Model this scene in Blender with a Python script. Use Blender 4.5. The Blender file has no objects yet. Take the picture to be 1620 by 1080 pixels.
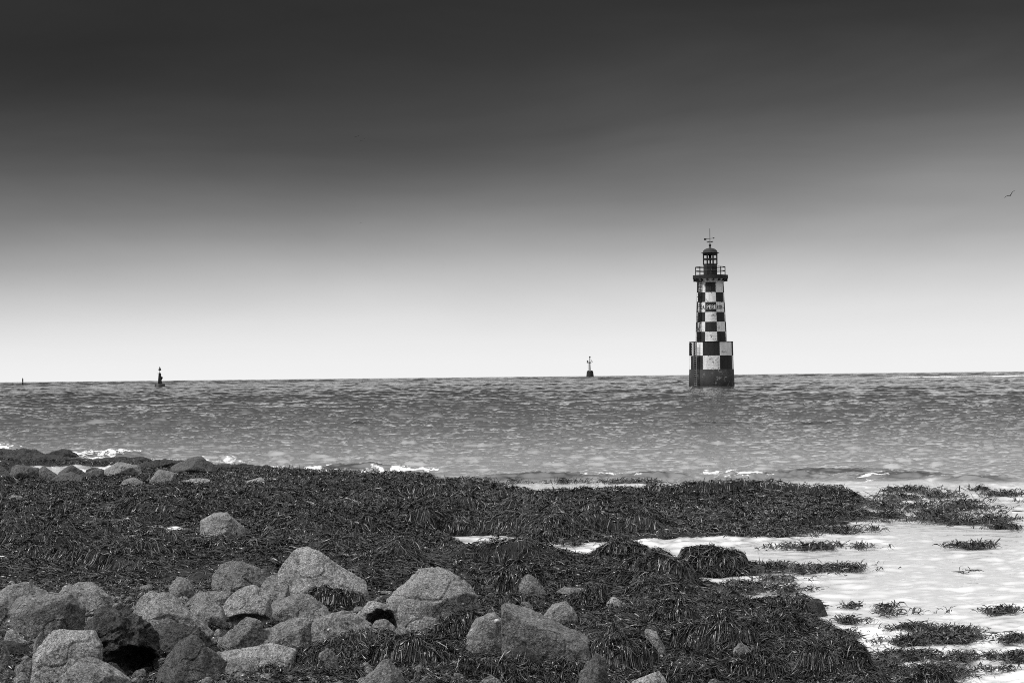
import bpy, bmesh, math, random
import numpy as np
from mathutils import Matrix, Vector
SC = bpy.context.scene
COL = SC.collection
R = math.radians
# ------------------------------------------------------------------ camera
F = 3150.0            # focal length in photo pixels (1620 wide)
CAMZ = 1.5
PITCH = math.atan(55.6 / F); ROLL = -R(0.612)
cd = bpy.data.cameras.new('camera'); cam = bpy.data.objects.new('camera', cd); COL.objects.link(cam)
cd.sensor_width = 36.0; cd.lens = F / 1620 * 36.0; cd.clip_start = 0.1; cd.clip_end = 80000
MC = Matrix.Translation((0, 0, CAMZ)) @ Matrix.Rotation(R(90) + PITCH, 4, 'X') @ Matrix.Rotation(ROLL, 4, 'Z')
cam.matrix_world = MC
SC.camera = cam
# ------------------------------------------------------------------ world
SUN_EL, SUN_AZ = 53.0, -110.0     # azimuth from +Y towards +X (negative = left)
w = bpy.data.worlds.new('World'); SC.world = w; w.use_nodes = True
nt = w.node_tree; N = nt.nodes; L = nt.links
for n in list(N): N.remove(n)
def nd(t, **k):
    n = N.new(t)
    for a, b in k.items(): setattr(n, a, b)
    return n
def mth(op, a, b=None, clamp=False):
    n = nd('ShaderNodeMath', operation=op); n.use_clamp = clamp
    for i, v in enumerate((a, b)):
        if v is None: continue
        if isinstance(v, (int, float)): n.inputs[i].default_value = v
        else: L.new(v, n.inputs[i])
    return n.outputs[0]
out = nd('ShaderNodeOutputWorld'); bg = nd('ShaderNodeBackground'); L.new(bg.outputs[0], out.inputs[0])
tc = nd('ShaderNodeTexCoord'); sep = nd('ShaderNodeSeparateXYZ'); L.new(tc.outputs['Generated'], sep.inputs[0])
el = mth('MULTIPLY', mth('ARCSINE', sep.outputs[2]), 180 / math.pi)
ns = nd('ShaderNodeTexNoise'); ns.inputs['Scale'].default_value = 1.0; ns.inputs['Detail'].default_value = 3.5; ns.inputs['Roughness'].default_value = .45
mp = nd('ShaderNodeMapping'); mp.inputs['Scale'].default_value = (3.2, 3.2, 13.0); mp.inputs['Rotation'].default_value = (0.0, R(6), 0)
L.new(tc.outputs['Generated'], mp.inputs[0]); L.new(mp.outputs[0], ns.inputs['Vector'])
nz = mth('SUBTRACT', ns.outputs['Fac'], 0.5)
# slanting lower edge of the dark cloud deck: lighter towards the right, ragged by noise
warp = mth('MULTIPLY', nz, mth('MULTIPLY', el, 0.30))
tilt = mth('MULTIPLY', mth('MULTIPLY', sep.outputs[0], -0.52), el)
ele = mth('ADD', mth('ADD', el, warp), tilt)
rp = nd('ShaderNodeValToRGB'); rp.color_ramp.interpolation = 'LINEAR'
L.new(mth('DIVIDE', ele, 13.0, True), rp.inputs[0])
SKY = [(595, 242), (570, 240), (540, 235), (500, 223), (450, 200), (400, 169), (360, 146), (320, 125), (280, 109), (240, 93), (200, 80), (150, 69), (100, 61), (50, 54), (0, 49)]
def lin(v):
    v /= 255.0
    return v / 12.92 if v <= .04045 else ((v + .055) / 1.055) ** 2.4
els = rp.color_ramp.elements
for i, (y, g) in enumerate(SKY):
    p = math.degrees(math.atan((595.5 - y) / F)) / 13.0
    e = els[i] if i < 2 else els.new(p)
    e.position = p; e.color = (lin(g),) * 3 + (1,)
st = nd('ShaderNodeTexSky', sky_type='NISHITA'); st.sun_disc = False
st.sun_elevation = R(SUN_EL); st.sun_rotation = R(SUN_AZ); st.air_density = 1.0; st.dust_density = 3.0
bw = nd('ShaderNodeRGBToBW'); L.new(st.outputs[0], bw.inputs[0])
over = mth('ADD', mth('MULTIPLY', bw.outputs[0], 0.06), 1.12)
mr = nd('ShaderNodeMapRange', interpolation_type='SMOOTHSTEP'); L.new(el, mr.inputs[0])   # dark low down; bright sky above view is added to light water and shore
mr.inputs[1].default_value = 12.0; mr.inputs[2].default_value = 42.0
mx = nd('ShaderNodeMix', data_type='FLOAT'); L.new(mr.outputs[0], mx.inputs[0])
n2 = nd('ShaderNodeTexNoise'); n2.inputs['Scale'].default_value = 2.1; n2.inputs['Detail'].default_value = 6; n2.inputs['Roughness'].default_value = .55; n2.inputs['Distortion'].default_value = .5
mp2 = nd('ShaderNodeMapping'); mp2.inputs['Scale'].default_value = (2.0, 2.0, 8.0); mp2.inputs['Rotation'].default_value = (R(5), R(-9), 0); L.new(tc.outputs['Generated'], mp2.inputs[0]); L.new(mp2.outputs[0], n2.inputs['Vector'])
mott = mth('ADD', 1.0, mth('MULTIPLY', mth('SUBTRACT', n2.outputs['Fac'], .5), mth('MULTIPLY', mth('DIVIDE', el, 7.0, True), .7)))
L.new(mth('MULTIPLY', rp.outputs[0], mott), mx.inputs[2]); L.new(over, mx.inputs[3])
L.new(mx.outputs[0], bg.inputs[0]); bg.inputs[1].default_value = 1.0
# ------------------------------------------------------------------ sun
sd = bpy.data.lights.new('sun', 'SUN'); sd.energy = 3.5; sd.angle = R(6); sd.color = (1, .99, .98)
so = bpy.data.objects.new('sun', sd); COL.objects.link(so)
ce, se = math.cos(R(SUN_EL)), math.sin(R(SUN_EL))
sdir = Vector((math.sin(R(SUN_AZ)) * ce, math.cos(R(SUN_AZ)) * ce, se))
so.rotation_euler = sdir.to_track_quat('Z', 'Y').to_euler(); so.location = (-30, -10, 40)
SC.view_settings.view_transform = 'Standard'; SC.view_settings.look = 'None'
SC.view_settings.exposure = 0; SC.view_settings.gamma = 1; SC.view_settings.use_curve_mapping = False
SC.render.engine = 'CYCLES'; SC.cycles.max_bounces = 5; SC.cycles.use_denoising = False; SC.cycles.pixel_filter_type = 'BLACKMAN_HARRIS'; SC.cycles.filter_width = .95

# ------------------------------------------------------------------ picture <-> place helpers
MI = np.array(MC.inverted()); MR = np.array(MC.to_3x3())
def ray(px, py):
    v = MR @ np.array([(px - 810) / F, (540 - py) / F, -1.0]); return v
def at(px, py, z=0.0):
    v = ray(px, py); t = (z - CAMZ) / v[2]; return v[0] * t, v[1] * t
def at_d(px, py, d):
    v = ray(px, py); t = d / v[1]; return np.array([v[0] * t, d, CAMZ + v[2] * t])
def proj(x, y, z=0.0):
    x = np.asarray(x, float); y = np.asarray(y, float); z = np.asarray(z, float) + 0 * x
    c = [MI[i, 0] * x + MI[i, 1] * y + MI[i, 2] * z + MI[i, 3] for i in range(3)]
    return 810 + F * c[0] / -c[2], 540 - F * c[1] / -c[2]

# ------------------------------------------------------------------ numpy noise
def h2(ix, iy, s):
    n = (ix.astype(np.int64) * 374761393 + iy.astype(np.int64) * 668265263 + s * 1442695041) & 0xffffffff
    n = ((n ^ (n >> 13)) * 1274126177) & 0xffffffff
    n = (n ^ (n >> 16)) & 0xffffff
    return n / float(0xffffff)
def vn(x, y, s=0):
    ix = np.floor(x); iy = np.floor(y); fx = x - ix; fy = y - iy
    fx = fx * fx * (3 - 2 * fx); fy = fy * fy * (3 - 2 * fy)
    a = h2(ix, iy, s); b = h2(ix + 1, iy, s); c = h2(ix, iy + 1, s); d = h2(ix + 1, iy + 1, s)
    return (a + (b - a) * fx) * (1 - fy) + (c + (d - c) * fx) * fy - 0.5
def fbm(x, y, s=0, o=4, g=.5):
    r = 0; a = 1.0
    for i in range(o):
        r = r + a * vn(x, y, s + i * 17); x = x * 2.03 + 7.1; y = y * 2.03 + 3.7; a *= g
    return r
def vn3(p, s=0):
    z = p[:, 2]; iz = np.floor(z); fz = z - iz; fz = fz * fz * (3 - 2 * fz)
    a = vn(p[:, 0] + iz * 37.3, p[:, 1] + iz * 17.9, s); b = vn(p[:, 0] + (iz + 1) * 37.3, p[:, 1] + (iz + 1) * 17.9, s)
    return a + (b - a) * fz
def fbm3(p, s=0, o=4, g=.5):
    r = 0; a = 1.0
    for i in range(o):
        r = r + a * vn3(p, s + i * 13); p = p * 2.03 + 5.3; a *= g
    return r
RNG = np.random.default_rng(7); random.seed(7)

# ------------------------------------------------------------------ object helpers
def np_mesh(name, V, Fc, mat=None, smooth=True, attrs=None, midx=None):
    """V (n,3); Fc (m,k) faces of one size"""
    me = bpy.data.meshes.new(name); V = np.ascontiguousarray(V, np.float32); Fc = np.ascontiguousarray(Fc, np.int32)
    m, k = Fc.shape
    me.vertices.add(len(V)); me.vertices.foreach_set('co', V.ravel())
    me.loops.add(m * k); me.loops.foreach_set('vertex_index', Fc.ravel())
    me.polygons.add(m); me.polygons.foreach_set('loop_start', np.arange(0, m * k, k, dtype=np.int32))
    me.polygons.foreach_set('loop_total', np.full(m, k, np.int32))
    me.polygons.foreach_set('use_smooth', np.full(m, smooth, bool))
    if mat: me.materials.append(mat)
    for a, v in (attrs or {}).items():
        at_ = me.attributes.new(a, 'FLOAT', 'POINT'); at_.data.foreach_set('value', np.ascontiguousarray(v, np.float32))
    me.update(calc_edges=True); me.validate()
    return me
def link(name, me, parent=None):
    o = bpy.data.objects.new(name, me); COL.objects.link(o)
    if parent: o.parent = parent
    return o
def tag(o, label=None, cat=None, group=None, kind=None):
    if label: o['label'] = label
    if cat: o['category'] = cat
    if group: o['group'] = group
    if kind: o['kind'] = kind
    return o
def empty(name, loc, label, cat, group=None):
    o = bpy.data.objects.new(name, None); COL.objects.link(o); o.location = loc
    return tag(o, label, cat, group)

# ------------------------------------------------------------------ materials
def mat(name, col=.2, rough=.6, spec=.5, nodes=None):
    m = bpy.data.materials.new(name); m.use_nodes = True; b = m.node_tree.nodes['Principled BSDF']
    b.inputs['Base Color'].default_value = (col, col, col, 1); b.inputs['Roughness'].default_value = rough
    b.inputs['Specular IOR Level'].default_value = spec
    if nodes: nodes(m.node_tree, b)
    return m
class G:
    """little node builder"""
    def __init__(s, t): s.t = t; s.n = t.nodes; s.l = t.links
    def new(s, t, **k):
        n = s.n.new(t)
        for a, b in k.items(): setattr(n, a, b)
        return n
    def set(s, sock, v):
        if isinstance(v, bpy.types.NodeSocket): s.l.new(v, sock)
        else: sock.default_value = v
    def m(s, op, a, b=0.0, c=None, clamp=False):
        n = s.new('ShaderNodeMath', operation=op); n.use_clamp = clamp
        s.set(n.inputs[0], a); s.set(n.inputs[1], b)
        if c is not None: s.set(n.inputs[2], c)
        return n.outputs[0]
    def noise(s, vec, scale, detail=4, rough=.5, dist=0):
        n = s.new('ShaderNodeTexNoise'); n.inputs['Scale'].default_value = scale; n.inputs['Detail'].default_value = detail
        n.inputs['Roughness'].default_value = rough; n.inputs['Distortion'].default_value = dist
        if vec is not None: s.l.new(vec, n.inputs['Vector'])
        return n.outputs['Fac']
    def mapr(s, v, a, b, c=0.0, d=1.0, smooth=False):
        n = s.new('ShaderNodeMapRange'); n.clamp = True
        if smooth: n.interpolation_type = 'SMOOTHSTEP'
        s.set(n.inputs[0], v)
        for i, q in enumerate((a, b, c, d)): s.set(n.inputs[i + 1], q)
        return n.outputs[0]
    def mixf(s, f, a, b):
        n = s.new('ShaderNodeMix', data_type='FLOAT'); s.set(n.inputs[0], f); s.set(n.inputs[2], a); s.set(n.inputs[3], b); return n.outputs[0]
    def bump(s, h, dist, strength=1.0, prev=None):
        n = s.new('ShaderNodeBump'); n.inputs['Strength'].default_value = strength; n.inputs['Distance'].default_value = dist
        s.l.new(h, n.inputs['Height'])
        if prev: s.l.new(prev, n.inputs['Normal'])
        return n.outputs[0]
    def mapping(s, vec, scale):
        n = s.new('ShaderNodeMapping'); n.inputs['Scale'].default_value = scale; s.l.new(vec, n.inputs[0]); return n.outputs[0]
def rock_mat(name, lo, hi, spot=.5, wet=.0, bumpd=.010):
    def f(t, b):
        g = G(t); v = g.new('ShaderNodeTexCoord').outputs['Object']; oi = g.new('ShaderNodeObjectInfo').outputs['Random']
        big = g.noise(v, 6, 5, .6); fine = g.noise(v, 95, 3, .7); mid = g.noise(v, 28, 4, .6, .6)
        base = g.mapr(big, .3, .7, lo, hi)
        base = g.m('MULTIPLY', base, g.mapr(oi, 0, 1, .8, 1.2))
        sp = g.mapr(fine, .36, .66, .5, 1.6)
        c = g.m('MULTIPLY', base, sp)
        dk = g.mapr(mid, .34, .50, .4, 1.0); c = g.m('MULTIPLY', c, dk)
        li = g.mapr(g.noise(v, 130, 2, .6), .69, .75, 0, spot); c = g.mixf(li, c, .55)
        vo = g.new('ShaderNodeTexVoronoi', feature='DISTANCE_TO_EDGE'); vo.inputs['Scale'].default_value = 4.2
        wp = g.new('ShaderNodeTexNoise'); wp.inputs['Scale'].default_value = 7; wp.inputs['Detail'].default_value = 5; g.l.new(v, wp.inputs['Vector'])
        mxv = g.new('ShaderNodeMix', data_type='VECTOR'); mxv.inputs[0].default_value = .22; g.l.new(v, mxv.inputs[4]); g.l.new(wp.outputs['Color'], mxv.inputs[5]); g.l.new(mxv.outputs[1], vo.inputs['Vector'])
        crk = g.mapr(vo.outputs['Distance'], .0, .014, 1, 0); crk = g.m('MULTIPLY', crk, g.mapr(g.noise(v, 3.1, 2), .50, .58, 0, 1))
        c = g.m('MULTIPLY', c, g.m('SUBTRACT', 1.0, g.m('MULTIPLY', crk, .7)))
        cr = g.new('ShaderNodeCombineColor')
        for i in range(3): g.set(cr.inputs[i], c)
        t.links.new(cr.outputs[0], b.inputs['Base Color'])
        n0 = g.bump(crk, -.02, 1.0)
        n1 = g.bump(g.noise(v, 55, 6, .65), bumpd * 2.4, 1.0, n0); n2 = g.bump(fine, bumpd, 1.0, n1)
        t.links.new(n2, b.inputs['Normal'])
    return mat(name, .3, .82 - wet * .4, .3 + wet * .3, f)
M_ROCK = rock_mat('granite', .12, .26)
M_ROCKP = rock_mat('pale_granite', .17, .34)
M_ROCKD = rock_mat('dark_wet_rock', .02, .042, .25, .1)
M_ROCKM = rock_mat('weathered_dark_granite', .06, .13)
M_ROUGH = rock_mat('encrusted_rock', .03, .10, .45, .2, .02)
M_FAR = rock_mat('far_rock', .07, .12, .1)
def f_weed(t, b):
    g = G(t); a = g.new('ShaderNodeAttribute', attribute_name='shade').outputs['Fac']
    cr = g.new('ShaderNodeCombineColor')
    for i in range(3): g.set(cr.inputs[i], a)
    t.links.new(cr.outputs[0], b.inputs['Base Color'])
M_WEED = mat('wet_seaweed', .03, .36, .42, f_weed)
def f_ground(t, b):
    g = G(t); v = g.new('ShaderNodeTexCoord').outputs['Object']
    c = g.mapr(g.noise(v, 14, 6, .7), .35, .7, .003, .012)
    cr = g.new('ShaderNodeCombineColor')
    for i in range(3): g.set(cr.inputs[i], c)
    t.links.new(cr.outputs[0], b.inputs['Base Color'])
    t.links.new(g.bump(g.noise(v, 40, 6, .7), .02, 1.0), b.inputs['Normal'])
M_GROUND = mat('dark_shore_mud', .02, .7, .3, f_ground)
def f_water(t, b):
    g = G(t); tcn = g.new('ShaderNodeTexCoord').outputs['Object']
    foam = g.new('ShaderNodeAttribute', attribute_name='foam').outputs['Fac']
    sky_sheen = g.new('ShaderNodeAttribute', attribute_name='skylit').outputs['Fac']
    fn = g.noise(tcn, 8, 7, .8, .8)
    fm = g.mapr(g.m('ADD', foam, g.m('MULTIPLY', g.m('SUBTRACT', fn, .5), 2.6)), .42, .62, 0, 1)
    fm = g.m('MULTIPLY', fm, g.mapr(foam, .02, .2, 0, 1))
    base = g.mixf(sky_sheen, .046, .62)  # sky reflection put into the base colour as a pale tone
    c = g.mixf(fm, base, .85)
    cr = g.new('ShaderNodeCombineColor')
    for i in range(3): g.set(cr.inputs[i], c)
    t.links.new(cr.outputs[0], b.inputs['Base Color'])
    t.links.new(g.mixf(fm, .06, .8), b.inputs['Roughness'])
    sz = g.mapping(tcn, (1, .75, 1))
    calm = g.mapr(g.new('ShaderNodeAttribute', attribute_name='offing').outputs['Fac'], 0, .15, .03, 1)
    hh = g.m('MULTIPLY', g.noise(sz, 2.6, 5, .62, .4), calm)
    farw = g.new('ShaderNodeAttribute', attribute_name='offing').outputs['Fac']
    n0 = g.bump(g.m('MULTIPLY', g.noise(tcn, .4, 4, .6), farw), .30, 1.0)
    n1 = g.bump(hh, .014, 1.0, n0)
    t.links.new(n1, b.inputs['Normal'])
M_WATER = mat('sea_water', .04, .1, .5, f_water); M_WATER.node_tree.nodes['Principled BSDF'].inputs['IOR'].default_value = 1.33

# ------------------------------------------------------------------ land mask, traced once and laid on the ground
GX0, GX1, GY0, GY1, GS = -500, 2100, 690, 1330, 2
gx = np.arange(GX0, GX1 + 1, GS, dtype=float); gy = np.arange(GY0, GY1 + 1, 1, dtype=float)
PX, PY = np.meshgrid(gx, gy)
def poly_mask(P):
    m = np.zeros(PX.shape, bool); n = len(P)
    for i in range(n):
        x1, y1 = P[i]; x2, y2 = P[(i + 1) % n]
        if y1 == y2: continue
        c = ((PY >= min(y1, y2)) & (PY < max(y1, y2))); xi = x1 + (PY - y1) * (x2 - x1) / (y2 - y1)
        m ^= c & (PX < xi)
    return m
LAND = [(-500, 716), (-20, 716), (60, 722), (130, 727), (230, 732), (330, 738), (420, 745), (500, 748), (600, 750), (690, 753), (700, 760), (745, 767), (850, 770), (900, 768), (1000, 765), (1080, 772), (1190, 778),
        (1290, 779), (1330, 786), (1370, 795), (1345, 808), (1380, 818), (1330, 830), (1260, 832), (1290, 842), (1240, 848), (1100, 850), (1000, 853), (935, 859), (850, 851), (780, 846), (690, 847), (735, 860), (770, 869), (850, 870),
        (945, 873), (1020, 872), (1090, 878), (1165, 885), (1195, 893), (1230, 905), (1180, 909), (1095, 912), (1105, 938), (1170, 936), (1215, 944), (1270, 950), (1308, 966), (1265, 978), (1310, 998), (1350, 1018), (1385, 1060), (1400, 1090), (1420, 1180), (1400, 1400), (-500, 1400)]
mask = poly_mask(LAND)
for P in ([(690, 847), (850, 852), (930, 858), (1100, 850), (1240, 848), (1250, 902), (1165, 899), (1090, 891), (1020, 887), (945, 888), (850, 884), (770, 882), (735, 870)],
          [(680, 752), (860, 758), (1100, 766), (1300, 779), (1290, 792), (1080, 790), (860, 788), (700, 778)], [(1093, 913), (1230, 905), (1275, 948), (1230, 952), (1108, 948)],
          [(16, 740), (50, 738), (140, 740), (175, 738), (182, 742), (160, 752), (90, 759), (60, 759), (16, 759)], [(232, 742), (275, 741), (280, 746), (235, 746)],
          [(580, 878), (640, 877), (640, 882), (585, 883)], [(745, 930), (795, 928), (790, 941), (760, 941)], [(340, 744), (352, 743), (350, 747), (340, 747)],
          [(1055, 810), (1120, 815), (1060, 815)], [(1160, 832), (1290, 836), (1330, 833), (1240, 840), (1160, 836)], [(905, 905), (932, 907), (925, 916), (905, 914)],
          [(1170, 950), (1240, 953), (1200, 960), (1165, 956)], [(1175, 1010), (1192, 1014), (1190, 1022), (1178, 1018)], [(725, 790), (760, 795), (725, 797)], [(1010, 770), (1030, 786), (1070, 782)], [(700, 756), (980, 759), (1000, 765), (760, 767)]):
    mask &= ~poly_mask(P)
def blur(a, rx, ry):
    for _ in range(2):
        for ax, r in ((1, rx), (0, ry)):
            if r < 1: continue
            k = 2 * r + 1; p = np.concatenate([np.repeat(a.take([0], ax), r + 1, ax), a, np.repeat(a.take([-1], ax), r, ax)], ax)
            c = np.cumsum(p, ax); n = a.shape[ax]
            a = (c.take(range(k, k + n), ax) - c.take(range(0, n), ax)) / k
    return a
mf = mask.astype(float)
b1 = blur(mf, 3, 1); b2 = blur(mf, 8, 6); b3 = blur(mf, 30, 40)
wgt = np.clip((PY - 790) / 200, 0, 1); S = b1 * (1 - wgt) + b2 * wgt
def samp(A, px, py):
    fx = np.clip((px - GX0) / GS, 0, A.shape[1] - 1.001); fy = np.clip(py - GY0, 0, A.shape[0] - 1.001)
    ix = fx.astype(int); iy = fy.astype(int); fx = fx - ix; fy = fy - iy
    return (A[iy, ix] * (1 - fx) + A[iy, ix + 1] * fx) * (1 - fy) + (A[iy + 1, ix] * (1 - fx) + A[iy + 1, ix + 1] * fx) * fy
# broad unnamed swells of the weed bed (px, py, half width px, half depth m, height m)
SWELL = [(690, 838, 95, .9, .15), (850, 836, 60, .6, .09), (925, 815, 75, .9, .12), (1020, 842, 70, .7, .09), (700, 790, 100, 1.5, .06), (560, 828, 80, 1.2, .10), (250, 800, 140, 1.5, .08),
         (60, 830, 90, 1.0, .10), (160, 862, 120, .8, .10), (420, 800, 120, 1.4, .08), (500, 860, 90, .7, .10), (1200, 800, 150, 2.0, .07), (1100, 830, 100, .8, .05), 
         (50, 885, 80, .5, .10), (230, 905, 90, .4, .09), (620, 905, 60, .5, .10),  (1100, 990, 60, .3, .05), (860, 1060, 80, .3, .06), (990, 985, 60, .25, .07), (1250, 1050, 60, .2, .06), (560, 1065, 90, .3, .06), (1180, 1060, 60, .3, .06)]
BOULDERS = poly_mask([(-60, 935), (60, 920), (130, 915), (190, 950), (260, 918), (340, 895), (430, 905), (470, 870), (520, 880), (585, 930), (640, 915), (700, 895), (755, 935), (740, 975), (700, 1010), (590, 1030), (480, 1060), (350, 1075), (240, 1085), (240, 1200), (-60, 1200)]).astype(float)
BSOFT = blur(BOULDERS, 8, 10)
LOWZ = np.zeros(PX.shape)
for P in ([(640, 850), (1330, 850), (1330, 908), (1080, 908), (900, 895), (700, 885), (560, 888), (560, 870)], [(660, 752), (1400, 765), (1400, 788), (660, 780)], [(-60, 746), (440, 740), (440, 785), (-60, 792)], [(290, 825), (420, 825), (420, 880), (290, 880)], [(940, 940), (1010, 940), (1010, 985), (940, 985)],
          [(1080, 935), (1320, 940), (1320, 985), (1120, 975)], [(735, 925), (800, 925), (800, 958), (735, 962)], [(895, 900), (940, 900), (940, 925), (895, 925)], [(1040, 808), (1400, 790), (1400, 850), (1040, 850)]):
    LOWZ = np.maximum(LOWZ, poly_mask(P).astype(float))
LOWZ = np.maximum(LOWZ, .75 * poly_mask([(1070, 930), (1345, 940), (1420, 1085), (1120, 1085), (1080, 985)])); LOWZ = blur(LOWZ, 5, 2)
SW = []
for (a, b, hw, hd, hh) in SWELL:
    x, y = at(a, b, .02); SW.append((x, y + hd, hw * y / F, hd, hh))
def H(x, y):
    px, py = proj(x, np.maximum(y, 4.0), 0.0)
    s = samp(S, px, py)
    s = s + .22 * fbm(px / 34, py / 9, 3, 3) * (1 - np.abs(2 * s - 1) ** 2)
    land = np.clip((s - .5) * 2, 0, 1)
    h = np.where(s > .5, .03 * np.minimum(land * 3, 1), (s - .5) * .4)
    nf = np.clip(1.05 - (y - 12) / 26, .4, 1)
    h = h + land ** 1.1 * nf * (fbm(x / 1.1, y / 1.0, 5, 3) * .19 + np.abs(fbm(x / .42, y / .30, 9, 3)) * .15) * (1 - .8 * samp(BSOFT, px, py)) * (1 - .88 * samp(LOWZ, px, py)) * np.clip(1.25 - (py - 860) / 160, .55, 1.25)
    ph = y / 1.25 + 1.5 * fbm(x / 2.4, y / 3.0, 71, 2) + x * .10; fr = ph - np.floor(ph)      # banks of weed, steep towards the shore
    sw_ = (1 - fr) * np.clip(fr / .10, 0, 1) * np.clip(fbm(x / 1.7, y / 2.2, 81, 2) * 2.4 + .45, 0, 1)
    h = h + land * sw_ * .15 * np.clip(1.1 - (py - 900) / 120, .25, 1) * (1 - .92 * samp(LOWZ, px, py)) * (1 - .85 * samp(BSOFT, px, py)) * np.clip((py - 755) / 40, .25, 1)
    for (cx, cy, rx, ry, hh) in SW:
        r = ((x - cx) / rx) ** 2 + ((y - cy) / ry) ** 2
        h = h + hh * np.clip(1 - r, 0, 1) ** .8 * np.where(land > 0, 1, 0)
    # the boulder field rises a little towards the photographer on the left
    h = h + land * .03 * np.clip((900 - px) / 500, 0, 1) * np.clip((py - 880) / 100, 0, 1)
    return h

def fan(us, ys):
    U, Y = np.meshgrid(us, ys); return (U * Y).ravel(), Y.ravel(), len(us), len(ys)
def grid_faces(nu, ny):
    i = np.arange(ny - 1)[:, None] * nu + np.arange(nu - 1)[None, :]
    return np.stack([i, i + 1, i + 1 + nu, i + nu], -1).reshape(-1, 4)
x, y, nu, ny = fan(np.linspace(-.42, .42, 620), 3.0 * np.exp(np.arange(0, math.log(44 / 3.0), .0055)))
z = H(x, y); z = z + np.where(z > 0, .030 * fbm(x / .045, y / .06, 97, 3), 0)
o = link('beach', np_mesh('beach', np.stack([x, y, z], 1), grid_faces(nu, ny), M_GROUND)); tag(o, kind='structure')

# ------------------------------------------------------------------ the sea
def ocean(Nn, Lm, lam_peak, seed, wind=(.25, -1.0), chop=1.0, lmin=0, spread=2):
    r = np.random.default_rng(seed); k = 2 * np.pi * np.fft.fftfreq(Nn, Lm / Nn); KX, KY = np.meshgrid(k, k)
    K = np.hypot(KX, KY); K[0, 0] = 1; kp = 2 * np.pi / lam_peak
    wd = np.array(wind) / np.hypot(*wind); ca = (KX * wd[0] + KY * wd[1]) / K
    P = np.exp(-1.25 * (kp / K) ** 2) / K ** 4 * (.12 + np.abs(ca) ** spread); P[0, 0] = 0
    if lmin: P *= np.exp(-(K * lmin / 2 / np.pi) ** 2)
    hh = (r.standard_normal(K.shape) + 1j * r.standard_normal(K.shape)) * np.sqrt(P)
    h = np.fft.ifft2(hh).real; s = 1 / h.std()
    dx = np.fft.ifft2(-1j * KX / K * hh).real * s; dy = np.fft.ifft2(-1j * KY / K * hh).real * s
    return (h * s, dx * chop, dy * chop, Lm)
def osamp(T, x, y):
    Lm = T[3]; n = T[0].shape[0]; fx = (x / Lm % 1) * n; fy = (y / Lm % 1) * n
    ix = fx.astype(int) % n; iy = fy.astype(int) % n; ax = fx - np.floor(fx); ay = fy - np.floor(fy); jx = (ix + 1) % n; jy = (iy + 1) % n
    return [(A[iy, ix] * (1 - ax) + A[iy, jx] * ax) * (1 - ay) + (A[jy, ix] * (1 - ax) + A[jy, jx] * ax) * ay for A in T[:3]]
TA = ocean(768, 83.0, 4.2, 1, lmin=.55); TB = ocean(512, 17.3, 1.0, 2, wind=(.5, -1), lmin=.22, spread=1); TC = ocean(256, 411.0, 38.0, 3); TE = ocean(1024, 19.0, .60, 5, wind=(.5, -1), lmin=.06, spread=1); TD = ocean(512, 9.7, .55, 4, wind=(.4, -1), lmin=.05, spread=1)
us = np.concatenate([np.linspace(-1.2, -.31, 60)[:-1], np.linspace(-.31, .31, 1150), np.linspace(.31, 1.2, 60)[1:]])
lnr = np.concatenate([np.arange(math.log(5), math.log(60), .0032), np.arange(math.log(60), math.log(400), .0038), np.arange(math.log(400), math.log(3500), .007), np.arange(math.log(3500), math.log(40000), .03)])
x, y, nu, ny = fan(us, np.exp(lnr))
px, py = proj(x, y, 0)
hor = 604.3 - .01068 * px
dep = py - hor                                        # depression below the horizon, a measure of distance only
pool = np.clip(samp(b3, px, np.clip(py, GY0, GY1)) * 2.2, 0, 1)
off = np.clip((y - 28) / 45, 0, 1)                    # 0 at the reef, 1 in open water
inner = np.clip((30.5 - y) / 3.0, 0, 1)
lee = np.where((px < 700), np.clip((y - 33) / 5, 0, 1), 1)
ampA = (.005 + .024 * off ** 1.1); ampB = .003 + .0060 * np.clip((y - 26) / 8, 0, 1) * np.clip(1.6 - y / 140, .25, 1)
ampB = ampB * (1 - .88 * inner); ampA = ampA * (1 - .85 * inner)
grp = .7 + 1.0 * np.clip(fbm(x / 30, y / 14, 77, 2) + .35, 0, 1)
fade = np.where(y < 3500, 1, .3)
a = osamp(TA, x, y); b = osamp(TB, x, y); c = osamp(TC, x, y)
pk = lambda q: (np.exp(.8 * np.clip(q, -4, 3.2)) - 1.377) / 1.1
a[0] = (np.exp(.35 * a[0]) - 1.063) / .38; b[0] = pk(np.clip(b[0], -4, 2.4))
far = np.clip((y - 60) / 100, 0, 1)
zz = a[0] * ampA * grp * fade + b[0] * ampB * np.clip(1.3 - y / 500, 0, 1) + c[0] * (.035 * far + .26 * np.clip((y - 250) / 800, 0, 1)) + pk(np.clip(osamp(TE, x, y)[0], -4, 2.6)) * (.0046 + .0028 * np.clip((y - 35) / 35, 0, 1)) * np.clip((y - 27) / 5, 0, 1) * np.clip(1.9 - y / 90, .3, 1) + np.clip(osamp(TD, x, y)[0], -2.2, 2.2) * .0075 * (.4 + 1.2 * np.clip(fbm(x / 2.2, y / 1.6, 55, 3) + .4, 0, 1)) * np.clip((34 - y) / 5, 0, 1)
X = x + (a[1] * ampA * grp + b[1] * ampB) * .9 * (y < 600); Y = y + (a[2] * ampA * grp + b[2] * ampB) * .9 * (y < 600)
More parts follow.
